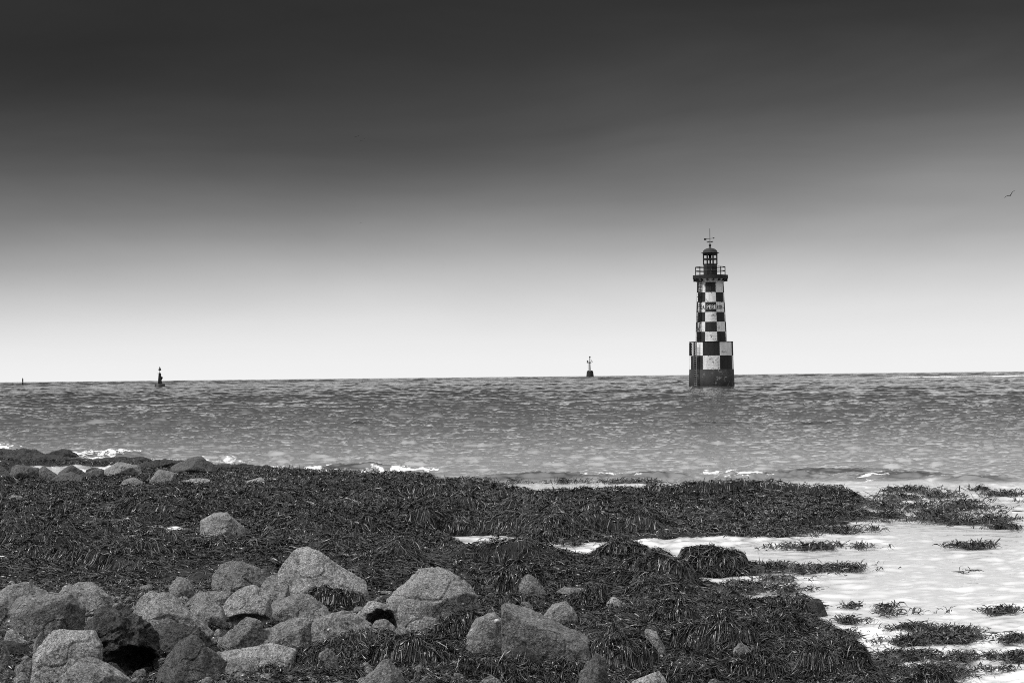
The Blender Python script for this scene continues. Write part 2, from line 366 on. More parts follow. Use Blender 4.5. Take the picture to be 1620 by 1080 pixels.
# small breakers rolling on to the reef: (px centre, py foot, half length px, height m, foam side, foam amount)
BRK = [(1235, 757, 95, .10, -1, 1.2), (1040, 756, 62, .08, -1, .6), (1430, 757, 95, .07, -1, 1.2), (1560, 762, 80, .09, 1, .2), (165, 722, 60, .10, -1, 1.3), (860, 757, 120, .07, 1, .5), (560, 742, 90, .06, -1, .4), (1330, 748, 120, .06, 1, .1),
       (560, 672, 22, .13, 1, 0), (1300, 672, 50, .08, 1, 0), (1130, 672, 40, .08, 1, 0)]
foam = np.zeros_like(x); brk = np.zeros_like(x)
for (bx, by, hl, hh, sd_, fa) in BRK:
    cx, cy = at(bx, by, 0); hx = hl * cy / F; thick = .32 + .006 * cy
    v = (x - cx) / hx; cyv = cy + thick + .25 * fbm(x / (hx * .6) + bx, y * 0, 5, 2)
    e = np.clip(1 - v * v, 0, 1) ** .7; s = (y - cyv) / thick
    prof = np.where(s < 0, np.exp(-(s / .55) ** 2), np.exp(-(s / 1.7) ** 2))
    brk = np.maximum(brk, e * np.exp(-((s + .2) / .9) ** 2))
    zz = zz + hh * .8 * e * prof * (1 + 1.1 * fbm(x / .30, y / .25, 8, 4))
    foam = np.maximum(foam, .75 * fa * e * np.exp(-((s + .1) / .55) ** 2) * np.clip(.35 + sd_ * v * 1.3, 0, 1) * (.55 + .9 * fbm(x / .25, y / .3, 12, 3)))
# surf lines further out and against the reef
def band(px0, px1, py0, thick, amt, sd=5):
    global foam
    amt = amt * 1.3; m = np.clip((px - px0) / 40, 0, 1) * np.clip((px1 - px) / 40, 0, 1); yy = py0 + 2.5 * fbm(px / 70, px * 0, sd, 2)
    foam = np.maximum(foam, amt * m * np.exp(-((py - yy) / thick) ** 2) * np.clip(.35 + 1.9 * (fbm(px / 9, py / 1.8, sd + 1, 4) + .12), 0, 1.3))
band(400, 560, 741, 4, .75); band(560, 720, 742, 3.5, .6, 9); band(1090, 1200, 747, 5, .6, 11); band(1370, 1470, 748, 4, .55, 12); band(60, 240, 716, 5, .8, 14); band(-40, 60, 706, 5, .5, 15); band(900, 1010, 751, 3, .45, 16); band(240, 420, 727, 4, .45, 17)
wash = samp(b2, px, np.clip(py, GY0, GY1)); foam = np.maximum(foam, .62 * np.exp(-((wash - .30) / .16) ** 2) * (y > 27) * np.clip((1050 - px) / 200, 0, 1) * (.55 + 1.3 * fbm(px / 30, py / 5, 33, 3)))
foam = np.maximum(foam, .62 * np.clip((px - 1330) / 120, 0, 1) * np.exp(-((dep - 8.3) / .9) ** 2))
skylit = np.clip((28.4 + .6 * fbm(x / 2.5, y * 0, 91, 2) - y) / .7, 0, 1)  # reflected sky brightness painted into the water colour, nearshore and in pools
sl = np.clip((36.0 - y) / 2.5, 0, 1) * (px < 300); skylit = np.maximum(skylit * np.clip((px - 560) / 120, 0, 1), sl)
skylit = np.maximum(skylit, (.27 + .17 * np.clip((60 - y) / 25, 0, 1)) * np.clip((1 / y - 1 / 260) / (1 / 36 - 1 / 260), 0, 1))
skylit = skylit * (1 - .85 * np.clip(brk * 1.2, 0, 1))  # pale tone taken out at breakers, so their fronts are coloured dark
calm = (1 - .75 * (skylit > .5))
o = link('sea', np_mesh('sea', np.stack([X, Y, zz], 1), grid_faces(nu, ny), M_WATER, attrs={'foam': foam, 'skylit': skylit, 'offing': np.clip((y - 120) / 600, 0, 1)})); tag(o, kind='structure')

# ------------------------------------------------------------------ seaweed fronds
def fronds(x0, y0, ang, length, width, hfun, lift, shade, curl, roll, base_off, seg=4, tipup=None, rng=RNG):
    n = len(x0); t = np.linspace(0, 1, seg + 1)[None, :]
    A = ang[:, None] + curl[:, None] * t
    ds = length[:, None] / seg
    xs = x0[:, None] + np.concatenate([np.zeros((n, 1)), np.cumsum(np.cos(A[:, :-1]) * ds, 1)], 1)
    ys = y0[:, None] + np.concatenate([np.zeros((n, 1)), np.cumsum(np.sin(A[:, :-1]) * ds, 1)], 1)
    zs = hfun(xs.ravel(), ys.ravel()).reshape(xs.shape)
    zs = np.maximum(zs, .002) + base_off[:, None] + lift[:, None] * np.sin(np.pi * t)
    if tipup is not None: zs = zs + tipup[:, None] * t ** 2
    wv = width[:, None] * (.55 + .45 * np.sin(np.pi * np.clip(t * 1.05 + .12, 0, 1))) * np.where(t > .99, .45, 1) * .5
    ro = roll[:, None] + curl[:, None] * .6 * t
    nx = -np.sin(A) * np.cos(ro); ny_ = np.cos(A) * np.cos(ro); nz_ = np.sin(ro)
    Lp = np.stack([xs + nx * wv, ys + ny_ * wv, zs + nz_ * wv], -1); Rp = np.stack([xs - nx * wv, ys - ny_ * wv, zs - nz_ * wv], -1)
    V = np.stack([Lp, Rp], 2).reshape(-1, 3)
    bi = np.arange(n)[:, None] * (2 * (seg + 1)) + np.arange(seg)[None, :] * 2
    Fc = np.stack([bi, bi + 1, bi + 3, bi + 2], -1).reshape(-1, 4)
    return V, Fc, np.repeat(shade, 2 * (seg + 1))
def grad(hf, x, y, e=.06):
    return (hf(x + e, y) - hf(x - e, y)) / (2 * e), (hf(x, y + e) - hf(x, y - e)) / (2 * e)
def scatter(n, ymin, ymax, um=.31):
    yy = 1 / (1 / ymax + RNG.random(n) * (1 / ymin - 1 / ymax))      # more of them near
    yy = yy * (1 + 0 * yy); uu = RNG.uniform(-um, um, n); return uu * yy, yy
n = 820000
yy = np.exp(RNG.uniform(math.log(8.2), math.log(35.5), n)); xx = RNG.uniform(-.30, .30, n) * yy
px, py = proj(xx, yy, 0); s = samp(S, px, py); hh = H(xx, yy)
tuft = fbm(xx / .5, yy / .5, 31, 3)
keep = (hh > .003) & (RNG.random(n) > .70 * samp(BOULDERS, px, py)) & (RNG.random(n) < .75 + tuft)
xx, yy, hh, px, py, tuft = [q[keep] for q in (xx, yy, hh, px, py, tuft)]
n = len(xx); gxh, gyh = grad(H, xx, yy)
gm = np.hypot(gxh, gyh); down = np.arctan2(-gyh, -gxh)
hd = 2 * np.pi * fbm(xx / .8, yy / .8, 41, 2) * 1.5 - 1.2
wd_ = np.clip(gm * 3, 0, 1)
vx = np.cos(down) * wd_ + np.cos(hd) * .5 + RNG.normal(0, .55, n); vy = np.sin(down) * wd_ + np.sin(hd) * .5 + RNG.normal(0, .55, n)
ang = np.arctan2(vy, vx); sc = np.clip(yy / 16, .75, 1.35)
V, Fc, sh = fronds(xx, yy, ang, (.022 + .085 * RNG.random(n) ** 1.8) * sc, RNG.uniform(.004, .0100, n) * sc, H, RNG.uniform(0, .020, n) * sc, RNG.choice([.004, .009, .018, .042, .085], n, p=[.28, .27, .21, .16, .08]) * np.clip(.85 + 2.6 * fbm(xx / 1.1, yy / 1.6, 61, 4, .6), .2, 2.3), RNG.normal(0, 1.5, n), RNG.normal(0, .8, n), RNG.uniform(0, .03, n) * sc, 3, np.where(RNG.random(n) < .12, RNG.uniform(.01, .05, n) * sc, 0))
n2_ = 420000; y2 = np.exp(RNG.uniform(math.log(8.4), math.log(33), n2_)); x2 = RNG.uniform(-.28, .28, n2_) * y2
k2 = H(x2, y2); g1 = (H(x2, y2 + .06) - H(x2, y2 - .06)) / .12; g0 = (H(x2 + .06, y2) - H(x2 - .06, y2)) / .12
kk = (k2 > .01) & (np.hypot(g0, g1) > .16); x2, y2, g0, g1 = x2[kk], y2[kk], g0[kk], g1[kk]; n2_ = len(x2); s2 = np.clip(y2 / 14, .75, 1.4)
V2, F2, h2_ = fronds(x2, y2, np.arctan2(-g1, -g0) + RNG.normal(0, .55, n2_), RNG.uniform(.03, .12, n2_) * s2, RNG.uniform(.0028, .008, n2_) * s2, H, RNG.uniform(0, .018, n2_), RNG.choice([.004, .008, .015, .035, .08], n2_, p=[.3, .28, .21, .14, .07]), RNG.normal(0, .7, n2_), RNG.normal(0, .7, n2_), RNG.uniform(0, .035, n2_), 3)
Fc = np.concatenate([Fc, F2 + len(V)]); V = np.concatenate([V, V2]); sh = np.concatenate([sh, h2_])
o = link('seaweed_bed', np_mesh('seaweed_bed', V, Fc, M_WEED, True, {'shade': sh}))
tag(o, 'dark wet seaweed covering the low shore between the boulders and the sea', 'seaweed', kind='stuff')

# floating and stranded streaks in the pools: (px, py, rx px, ry px, density)
STREAK = [(1300, 867, 90, 4, 1), (1535, 865, 50, 3, 1), (1300, 902, 80, 7, 1.2), (1220, 900, 40, 8, 1.2), (1500, 1003, 55, 9, 1.3), (1440, 995, 40, 5, .8), (1430, 1016, 50, 6, 1), (1500, 1012, 60, 7, 1), (1600, 1012, 30, 7, 1.2), (1430, 1040, 60, 9, 1.3), (1530, 1042, 60, 7, 1), (1570, 1060, 50, 3, .5),
          (1470, 1068, 60, 14, 1.6), (1400, 1060, 40, 12, 1.2), (1580, 968, 32, 6, 1), (1400, 962, 28, 2.5, .6), (1345, 960, 18, 3, 1), (1470, 970, 45, 3, .3), (1400, 972, 40, 4, .3), (1340, 984, 45, 4, .8), (1440, 788, 90, 5, .8), (1400, 800, 80, 7, 1), (1480, 806, 100, 6, .9), (1560, 796, 70, 3, .8), (1450, 818, 110, 9, 1.1),
          (1540, 826, 80, 6, 1), (1590, 836, 40, 4, 1), (1350, 779, 90, 3, .9), (1440, 777, 60, 2.5, .8), (1560, 776, 30, 3, 1), (1500, 782, 60, 2, .5), (1330, 840, 60, 5, .9), (1240, 846, 70, 4, .9), (1180, 843, 60, 3, .8), (1140, 903, 60, 8, .8), (1180, 930, 60, 9, 1.1), (1250, 935, 40, 6, .7), (1150, 940, 60, 6, 1), (1230, 918, 60, 3, .4),
          (900, 862, 40, 3, .8), (870, 851, 60, 4, .9), (960, 853, 50, 3, .8), (1000, 764, 80, 2.5, .7), (850, 764, 90, 2.5, .7), (740, 762, 40, 3, .8), (1100, 768, 60, 2, .5), (1210, 772, 50, 2, .5), (1330, 1010, 30, 10, 1), (1590, 784, 40, 3, .7), (1610, 1040, 30, 8, .8), (1540, 905, 30, 2, .15), (1150, 765, 40, 1.5, .4)]
sx, sy, sl = [], [], []
for (cx, cy, rx, ry, dn) in STREAK:
    m = int((rx * ry * 1.6 * dn + 8) * 2.4 * (1 if cy > 880 else 1.0))
    a = RNG.normal(0, .42, m); b = RNG.normal(0, .36, m); qx = cx + a * rx; qy = cy + b * ry - a * ry * .2
    k = (fbm(qx / (16 if cy > 850 else 45) + cx, qy / (3.0 if cy > 850 else 2.4), 51, 3) > .07 - .07 * dn)
    qx, qy = qx[k], qy[k]; X_, Y_ = [], []
    for u_, v_ in zip(qx, qy):
        p_ = at(u_, v_, .01); X_.append(p_[0]); Y_.append(p_[1])
    sx += X_; sy += Y_
sx = np.array(sx); sy = np.array(sy); n = len(sx); sc = np.clip(sy / 13, .8, 1.8)
zero = lambda a, b: np.zeros_like(a) + .004
V, Fc, sh = fronds(sx, sy, RNG.uniform(0, 6.28, n), RNG.uniform(.03, .09, n) * sc, RNG.uniform(.004, .010, n) * sc, zero, RNG.uniform(0, .03, n) * sc, RNG.choice([.01, .018, .03, .06], n), RNG.normal(0, 1.3, n), RNG.normal(0, .7, n), RNG.uniform(0, .02, n), 3, np.where(RNG.random(n) < .25, RNG.uniform(.01, .05, n) * sc, 0))
o = link('floating_seaweed', np_mesh('floating_seaweed', V, Fc, M_WEED, True, {'shade': sh}))
tag(o, 'thin dark strands of seaweed floating on the pale shallow pools', 'seaweed', kind='stuff')

# ------------------------------------------------------------------ drooping weed mounds, each a thing
def clump(bx, by, hw, hpx, label, n=2600, dep_=.8, lean=0.0, zb=.03, wid=1.0):
    cx, y0 = at(bx, by, zb); rx = hw * y0 / F; ry = rx * dep_; hz = hpx * y0 / F; cy = y0 + ry * .75; cx = bx and at_d(bx, by, cy)[0]
    rg = np.random.default_rng(int(bx * 7 + by))
    def hf(a, b):
        r = ((a - cx) / rx) ** 2 + ((b - cy) / ry) ** 2
        wob = 1 + .75 * fbm(a / (rx * .8) + bx, b / (ry * .8), 3, 3)
        d = hz * wob * np.clip(1 - r * (1 + .5 * fbm(a / rx * 1.3 + by, b / ry * 1.3, 5, 2)), 0, 1) ** .52 * .88 * (1 + lean * (a - cx) / rx)
        return np.maximum(H(a, b), -.01) * np.clip(r, .3, 1) + d
    m = 46; U, Q = np.meshgrid(np.linspace(-1.25, 1.25, m), np.linspace(-1.25, 1.25, m)); a = (cx + U * rx).ravel(); b = (cy + Q * ry).ravel()
    zc = hf(a, b) - np.where((U ** 2 + Q ** 2).ravel() > 1, .04, 0)
    zc = zc + .02 * fbm(a / .04, b / .05, 7, 3)
    V0 = np.stack([a, b, zc], 1); F0 = grid_faces(m, m); s0 = np.full(len(V0), .006)
    th = rg.uniform(0, 2 * np.pi, n); rr = rg.random(n) ** .5 * 1.02; xs = cx + rx * rr * np.cos(th); ys = cy + ry * rr * np.sin(th)
    ang = np.arctan2(np.sin(th) * rx, np.cos(th) * ry) * 1.0 + rg.normal(0, .75, n) + rg.uniform(-.5, .5)
    # comb the fronds into locks
    lock = 2.2 * vn(th * 2.5 + bx, rr * 2.5, 5) + 1.4 * vn(th * 7 + bx, rr * 6, 6); ang = ang + lock
    L_ = rg.uniform(.12, .62, n) * rx * 1.1; far_ = np.clip(y0 / 12, .8, 1.8)
    V1, F1, s1 = fronds(xs, ys, ang, L_, rg.uniform(.0022, .0068, n) * far_ * wid, hf, rg.uniform(0, .03, n) * far_, rg.choice([.004, .008, .015, .035, .08], n, p=[.30, .28, .21, .14, .07]) * rg.uniform(.7, 1.3, n), rg.normal(0, 1.1, n), rg.normal(0, .7, n), rg.uniform(.002, .03, n), 5, np.where(rg.random(n) < .06, .05, 0))
    s = np_mesh('seaweed_clump', np.concatenate([V0, V1]), np.concatenate([F0, F1 + len(V0)]), M_WEED, True, {'shade': np.concatenate([s0, s1])})
    org = Vector((cx, cy, 0)); s.transform(Matrix.Translation(-org))
    o = link('seaweed_clump', s); o.location = org
    return tag(o, label, 'seaweed', 'draped seaweed mounds')
CL = [(882, 851, 42, 30, 'dome of drooping seaweed at the upper edge of the narrow bright pool', 2200, .8),
      (352, 880, 64, 18, 'star shaped spread of seaweed fronds in front of the pale pointed boulder', 2600, .7),
      (1035, 930, 70, 47, 'largest drooping seaweed mound at the shore, combed downwards beside the open pool', 5200, .8),
      (1130, 905, 54, 36, 'shaggy seaweed mound jutting into the pool, to the right of the largest mound', 3600, .8),
      (985, 886, 40, 30, 'low rounded seaweed mound just below the narrow bright pool', 2400, .8),
      (935, 978, 30, 44, 'dark hanging tuft of seaweed covering a small rock, right of the round boulder', 1900, .8),
      (1065, 1005, 46, 48, 'shadowed seaweed mound with long hanging fronds in the lower middle', 3000, .7),
      (1130, 1050, 68, 62, 'tall swept seaweed mound near the bottom edge, fronds combed to the left', 5200, .8),
      (1220, 1012, 62, 34, 'loose seaweed mound with long curling pale stalks near the lower shore', 3600, .8),
      (1318, 1078, 64, 66, 'steep shaggy seaweed mound at the waterline near the bottom edge', 5600, .8),
      (982, 1082, 62, 72, 'seaweed draped thickly over a boulder at the bottom edge beside the long dark slab', 4400, .8),
      (1200, 1085, 50, 40, 'bushy seaweed mound at the very bottom between two taller mounds', 2600, .8),
      (1246, 976, 36, 20, 'small knob of seaweed beside the lone rock at the edge of the pool', 1500, .7),
      (1465, 1092, 50, 30, 'isolated dark seaweed mound standing in the shallow pool at lower right', 2400, .7),
      (822, 950, 40, 46, 'seaweed hanging over a rock behind the top of the long dark slab', 2600, .7),
      (655, 1062, 70, 50, 'dark tangle of seaweed below the hollow arched boulder', 4200, .6),
      (470, 1066, 56, 40, 'dark seaweed heap at the foot of the flat boulder, lower left of centre', 3200, .6),
      (730, 1030, 42, 50, 'seaweed with drooping leafy fronds left of the pale slab', 2800, .6),
      (320, 1090, 56, 36, 'seaweed strands lying across the foot of the pointed boulder near the bottom', 2600, .5),
      (400, 1100, 60, 28, 'low seaweed heap on the bottom edge beneath the small domed stone', 2400, .5),
      (545, 1095, 60, 26, 'flat seaweed heap at the bottom edge left of the triangular stone', 2400, .5),
      (790, 1100, 70, 40, 'seaweed heap at the bottom edge below the long dark slab', 3000, .5),
      (880, 1098, 44, 34, 'dark seaweed between the long slab and the draped boulder at the bottom', 2000, .5),
      (1075, 1098, 60, 34, 'seaweed around the pale pitted stone on the bottom edge', 2600, .5),
      (535, 935, 60, 28, 'shaded seaweed bank behind and right of the large triangular boulder', 2600, .7),
      (530, 972, 48, 34, 'seaweed filling the gap beneath the large triangular boulder', 2200, .5),
      (1150, 968, 50, 13, 'low tangle of seaweed with loose stalks near the inner pool', 2000, .7),
      (1045, 955, 56, 24, 'flat seaweed hump in front of the largest mound', 2200, .6)]
for c_ in CL: clump(*c_[:5], n=int(c_[5] * 2.0), dep_=c_[6])

# ------------------------------------------------------------------ boulders
def ico(sub):
    bm = bmesh.new(); bmesh.ops.create_icosphere(bm, subdivisions=sub, radius=1.0)
    V = np.array([v.co[:] for v in bm.verts]); Fc = np.array([[v.index for v in f.verts] for f in bm.faces]); bm.free(); return V, Fc
ICO = {3: ico(4), 4: ico(5), 5: ico(6)}
def hull_planes(P):
    bm = bmesh.new()
    for p in P: bm.verts.new(p)
    bmesh.ops.convex_hull(bm, input=bm.verts[:]); bm.normal_update(); out_ = []
    for f in bm.faces:
        n_ = np.array(f.normal[:]); a_ = f.calc_area()
        if a_ < 1e-5: continue
        d_ = float(n_ @ np.array(f.verts[0].co[:]))
        for q in out_:
            if q[0] @ n_ > .90: break
        else: out_.append((n_, d_))
    bm.free(); return out_
def boulder(P, base, label, mt=None, cat='boulder', dep_=.75, ridge=None, dents=None, zb=.06, sharp=20, rough=.042, sub=None, group='boulders on the shore', name=None, lean=.12, cuts=8):
    P = np.array(P, float); rg = np.random.default_rng(abs(int(P.sum() * 3)) % 99991)
    d0 = at(P[:, 0].mean(), base, zb)[1]; wpx = np.ptp(P[:, 0]); hpx = max(base - P[:, 1].min(), 4)
    Wm = wpx * d0 / F; D = max(Wm * dep_, hpx * d0 / F * .6); ds = d0 + D * .5
    S0 = np.array([at_d(a, b, ds) for a, b in P])
    c = S0.mean(0); low = c.copy(); low[2] = S0[:, 2].min() * .6 + c[2] * .4
    pts = list(S0)
    for k, (sc_, yy_) in enumerate(((.93, -.22), (.78, -.40), (.45, -.52), (.9, .25), (.6, .5))):
        for q in S0:
            f_ = sc_ * rg.uniform(.90, 1.06); f_ = min(f_, .985)
            p = low + (q - low) * f_; hrel = (q[2] - low[2]) / max(np.ptp(S0[:, 2]), 1e-3)
            p[1] = ds + yy_ * D * rg.uniform(.85, 1.1) + (lean * D * hrel if yy_ < 0 else 0); pts.append(p)
    if ridge:
        for (a, b, fwd) in ridge: pts.append(at_d(a, b, ds - fwd * D))
    for q in S0:                                       # buried foot
        if q[2] < c[2]:
            for yy_ in (-.35, .35): pts.append(np.array([q[0], ds + yy_ * D, min(q[2], -.02) - .05]))
    pts = np.array(pts); lo, hi = pts.min(0), pts.max(0); cen = (lo + hi) / 2; sc3 = np.maximum((hi - lo) / 2, .01)
    pl = hull_planes((pts - cen) / sc3)
    sb = sub or (5 if wpx > 70 and base > 850 else 4 if wpx > 28 else 3)
    Vd, Fd = ICO[sb]
    for _k in range(cuts):                                # fractured faces on the sides that do not make the outline
        c_ = np.array([rg.uniform(-.8, .8), rg.choice([-1, -1, 1]) * rg.uniform(.45, 1.0), rg.uniform(-.2, 1.0)]); c_ /= np.linalg.norm(c_)
        sup = float(((pts - cen) / sc3 @ c_).max()); pl.append((c_, sup * rg.uniform(.64, .92)))
    nn = np.array([q[0] for q in pl]); dd = np.maximum(np.array([q[1] for q in pl]), .05)
    proj_ = np.clip(Vd @ (nn / dd[:, None]).T, 0, None)
    sharp *= 4.5; r = (proj_ ** sharp).sum(1) ** (-1.0 / sharp) * 1.01
    V = Vd * r[:, None] * sc3 + cen
    ext = float(np.sqrt(np.prod(sc3)) ** (2 / 3)) if False else float(np.mean(sc3))
    nrm = Vd / sc3; nrm /= np.linalg.norm(nrm, axis=1)[:, None]
    so_ = int(rg.integers(999)); q = V / ext
    dsp = fbm3(q * 1.1, so_, 3) * rough * 1.8 + fbm3(q * 4.0, so_ + 5, 5, .62) * rough * 1.3
    dsp = dsp - rough * .8 * np.clip(np.abs(vn3(q * 1.7, so_ + 9)) < .02, 0, 1)      # cracks
    if rough > .07: dsp = dsp - np.abs(fbm3(q * 3.2, so_ + 21, 4, .6)) * rough * 1.6 + rough * .4
    V = V + nrm * (dsp * ext)[:, None]
    if dents:
        qx, qy = proj(V[:, 0], V[:, 1], V[:, 2])
        for (a, b, ra, rb, dp) in dents:
            rr = ((qx - a) / ra) ** 2 + ((qy - b) / rb) ** 2
            V[:, 1] += np.where(V[:, 1] < ds, dp * D * np.clip(1.25 - rr + .5 * vn(qx / 7, qy / 7, 4), 0, 1) ** .9 * np.clip((ds - V[:, 1]) / (D * .3), 0, 1), 0)
    org = np.array([cen[0], cen[1], max(lo[2], 0)])
    me = np_mesh('boulder', V - org, Fd, mt or M_ROCK)
    o = link(name or 'boulder', me); o.location = org
    return tag(o, label, cat, group)
B = boulder
B([(-24, 955), (0, 942), (14, 925), (41, 922), (60, 929), (81, 943), (92, 962), (60, 992), (0, 1000), (-24, 990)], 1000, 'rounded boulder at the left edge behind the wide flat-topped one')
B([(17, 955), (26, 947), (51, 944), (95, 944), (123, 951), (136, 966), (124, 986), (105, 998), (70, 1006), (44, 1006), (39, 990), (19, 974)], 1012, 'wide pale boulder with a flat top edge near the left edge', ridge=[(30, 960, .45), (110, 962, .45)])
B([(84, 947), (104, 925), (113, 927), (134, 940), (157, 950), (165, 962), (140, 972), (100, 968)], 975, 'low sloping boulder behind the wide flat-topped one, nearer the camera of two')
B([(108, 926), (121, 918), (137, 922), (162, 936), (182, 956), (170, 968), (130, 966), (110, 950)], 964, 'smooth sloping boulder farthest back on the left side, against the seaweed', M_ROCK)
B([(8, 1002), (17, 994), (28, 999), (41, 1010), (43, 1018), (30, 1025), (6, 1020)], 1026, 'small rounded stone wedged low at the left edge', M_ROCKP, 'stone')
B([(-6, 1013), (20, 1016), (44, 1018), (52, 1030), (46, 1041), (15, 1040), (-6, 1034)], 1042, 'dark blocky stone beneath the small rounded stone at the left edge', M_ROCKD, 'stone')
B([(-26, 1003), (0, 1007), (10, 1020), (16, 1038), (12, 1056), (-5, 1064), (-26, 1060)], 1064, 'boulder cut off by the left edge near the bottom corner')
B([(62, 1031), (70, 1006), (81, 994), (105, 995), (137, 1001), (155, 1008), (160, 1018), (160, 1047), (145, 1070), (88, 1082), (54, 1070)], 1086, 'large square block-like boulder near the bottom left corner', M_ROCKP, ridge=[(75, 1012, .48), (150, 1018, .45), (80, 1070, .48), (150, 1050, .45)], lean=.02, sharp=22)
B([(52, 1015), (60, 1005), (69, 1003), (75, 1020), (68, 1052), (54, 1045)], 1060, 'narrow upright stone pressed against the left side of the square block', M_ROCK, 'stone')
B([(95, 1078), (112, 1056), (128, 1041), (139, 1038), (158, 1048), (176, 1058), (203, 1078), (212, 1110), (90, 1112)], 1116, 'ridged roof-shaped boulder cut off by the bottom edge near the left corner', ridge=[(150, 1062, .45)])
B([(163, 1052), (176, 1046), (188, 1054), (206, 1076), (200, 1098), (170, 1098)], 1100, 'small tilted stone just right of the roof-shaped boulder', M_ROCKD, 'stone')
B([(26, 1056), (38, 1044), (48, 1047), (55, 1060), (45, 1072), (30, 1070)], 1074, 'small knobbly stone among gravel in the bottom left corner', M_ROCK, 'stone')
B([(18, 1078), (32, 1062), (46, 1076), (42, 1094), (20, 1094)], 1096, 'little stone touching the bottom edge near the left corner', M_ROCK, 'stone')
B([(114, 996), (134, 973), (150, 960), (171, 962), (193, 966), (215, 970), (229, 985), (246, 1018), (238, 1046), (200, 1072), (165, 1062), (150, 1025)], 1074, 'dark rough boulder encrusted with barnacles between the pale boulders', M_ROUGH, rough=.12, dents=[(215, 1048, 42, 24, .75)])
B([(240, 1020), (262, 1002), (280, 983), (290, 980), (308, 984), (325, 1004), (344, 1026), (335, 1040), (290, 1046), (250, 1044)], 1046, 'dark humped rough rock in front of the long sloping boulder', M_ROUGH, rough=.1)
B([(240, 986), (250, 977), (264, 979), (274, 988), (262, 998), (246, 996)], 1006, 'small pale stone lodged in the hollow above the rough rock', M_ROCKP, 'stone')
B([(203, 978), (218, 957), (230, 939), (243, 933), (260, 934), (278, 945), (296, 963), (318, 984), (350, 1011), (344, 1026), (300, 1020), (240, 1010), (208, 1000)], 1022, 'long sloping boulder with a smooth rounded top running down to the right', ridge=[(235, 960, .45)])
B([(266, 924), (280, 913), (294, 915), (306, 928), (304, 940), (290, 952), (272, 946)], 954, 'round stone behind the long sloping boulder', M_ROCK, 'stone')
B([(336, 930), (338, 909), (347, 896), (359, 890), (378, 889), (405, 898), (425, 908), (412, 931), (370, 938), (345, 936)], 940, 'broad rounded boulder at the back edge of the rock field, left of the triangular one')
B([(286, 958), (301, 941), (315, 937), (343, 936), (366, 938), (366, 956), (340, 968), (300, 968)], 968, 'low flat boulder behind the pale angular one', M_ROCK)
B([(293, 962), (318, 950), (334, 942), (343, 947), (352, 968), (356, 980), (348, 998), (325, 992), (305, 978)], 1000, 'pale angular boulder with a pointed top right of the long sloping boulder', M_ROCK, ridge=[(340, 960, .45)], sharp=24)
B([(354, 960), (361, 943), (371, 930), (382, 926), (412, 932), (426, 941), (429, 960), (426, 978), (417, 984), (366, 994), (355, 976)], 994, 'block-shaped boulder with bright top and dark shaded underside', M_ROCKP, ridge=[(365, 958, .5), (420, 960, .5)], dents=[(398, 984, 34, 12, .3)], lean=.3)
B([(409, 932), (422, 915), (435, 907), (447, 912), (477, 930), (480, 942), (450, 950), (430, 951)], 953, 'ridged boulder at the left foot of the large triangular one', ridge=[(440, 915, .3), (438, 945, .5)])
B([(442, 912), (456, 896), (465, 882), (469, 868), (477, 864), (487, 870), (497, 877), (518, 882), (538, 898), (576, 917), (581, 937), (562, 946), (501, 950), (470, 940)], 952, 'large pale triangular boulder with a blunt peak', M_ROCKP, cuts=3, dep_=.55, sharp=22, ridge=[(480, 925, .4), (560, 935, .4)])
B([(428, 954), (434, 948), (450, 943), (473, 939), (487, 941), (505, 956), (526, 975), (500, 984), (440, 982), (429, 976)], 986, 'domed boulder below the ridged one in the middle of the rock field')
B([(408, 992), (420, 983), (440, 977), (475, 975), (492, 981), (497, 1012), (465, 1026), (425, 1024), (410, 1012)], 1028, 'grey boulder with upright front face, left of a matching one', M_ROCK, lean=.05)
B([(492, 984), (504, 978), (522, 973), (546, 965), (558, 968), (589, 984), (593, 1002), (562, 1020), (526, 1030), (495, 1026)], 1032, 'long grey boulder with upright front face and a small shell on it', M_ROCK, lean=.05)
B([(563, 973), (583, 956), (593, 948), (617, 949), (634, 961), (656, 966), (665, 980), (676, 1003), (660, 1010), (600, 1012), (575, 1000)], 1012, 'pale boulder with an arched dark hollow in its front', M_ROCKP, dents=[(602, 993, 25, 27, .7)], sharp=18)
B([(588, 990), (591, 984), (615, 982), (624, 990), (625, 1006), (590, 1010)], 1022, 'small flat-topped stone standing in the arched hollow', M_ROCK, 'stone')
B([(668, 976), (680, 979), (700, 984), (705, 1000), (686, 1006), (674, 998)], 1010, 'small triangular stone right of the arched boulder', M_ROCK, 'stone', sharp=24)
B([(612, 948), (624, 929), (644, 918), (664, 907), (680, 897), (692, 895), (703, 899), (723, 912), (746, 926), (750, 938), (748, 955), (729, 972), (696, 982), (677, 978), (649, 962), (625, 955)], 984, 'largest boulder, a broad pyramid with lit top face and dark lower front', M_ROCK, cuts=2, dep_=.7, ridge=[(640, 950, .52), (677, 957, .62), (706, 947, .62), (738, 936, .4)], lean=.35, sharp=24)
B([(738, 1008), (751, 985), (768, 974), (784, 966), (792, 972), (798, 991), (800, 1010), (797, 1028), (770, 1036), (748, 1026)], 1040, 'pale tilted slab leaning against the long dark slab', M_ROCKP, cuts=3, ridge=[(788, 985, .5), (780, 1010, .45)], sharp=24)
B([(794, 962), (799, 955), (808, 956), (820, 965), (844, 977), (862, 990), (890, 1003), (907, 1011), (933, 1016), (931, 1030), (918, 1062), (899, 1072), (862, 1056), (834, 1038), (801, 1019), (795, 985)], 1074, 'long dark slab with a bright ridge sloping down to the right', M_ROCK, cuts=1, dep_=.4, ridge=[(800, 966, .45), (845, 988, .5), (890, 1014, .5), (925, 1026, .45)], lean=.0, sharp=26)
B([(914, 1084), (921, 1056), (932, 1036), (944, 1030), (958, 1040), (964, 1090), (940, 1104)], 1104, 'boulder hidden under seaweed with only its grey left flank bare', M_ROCKM)
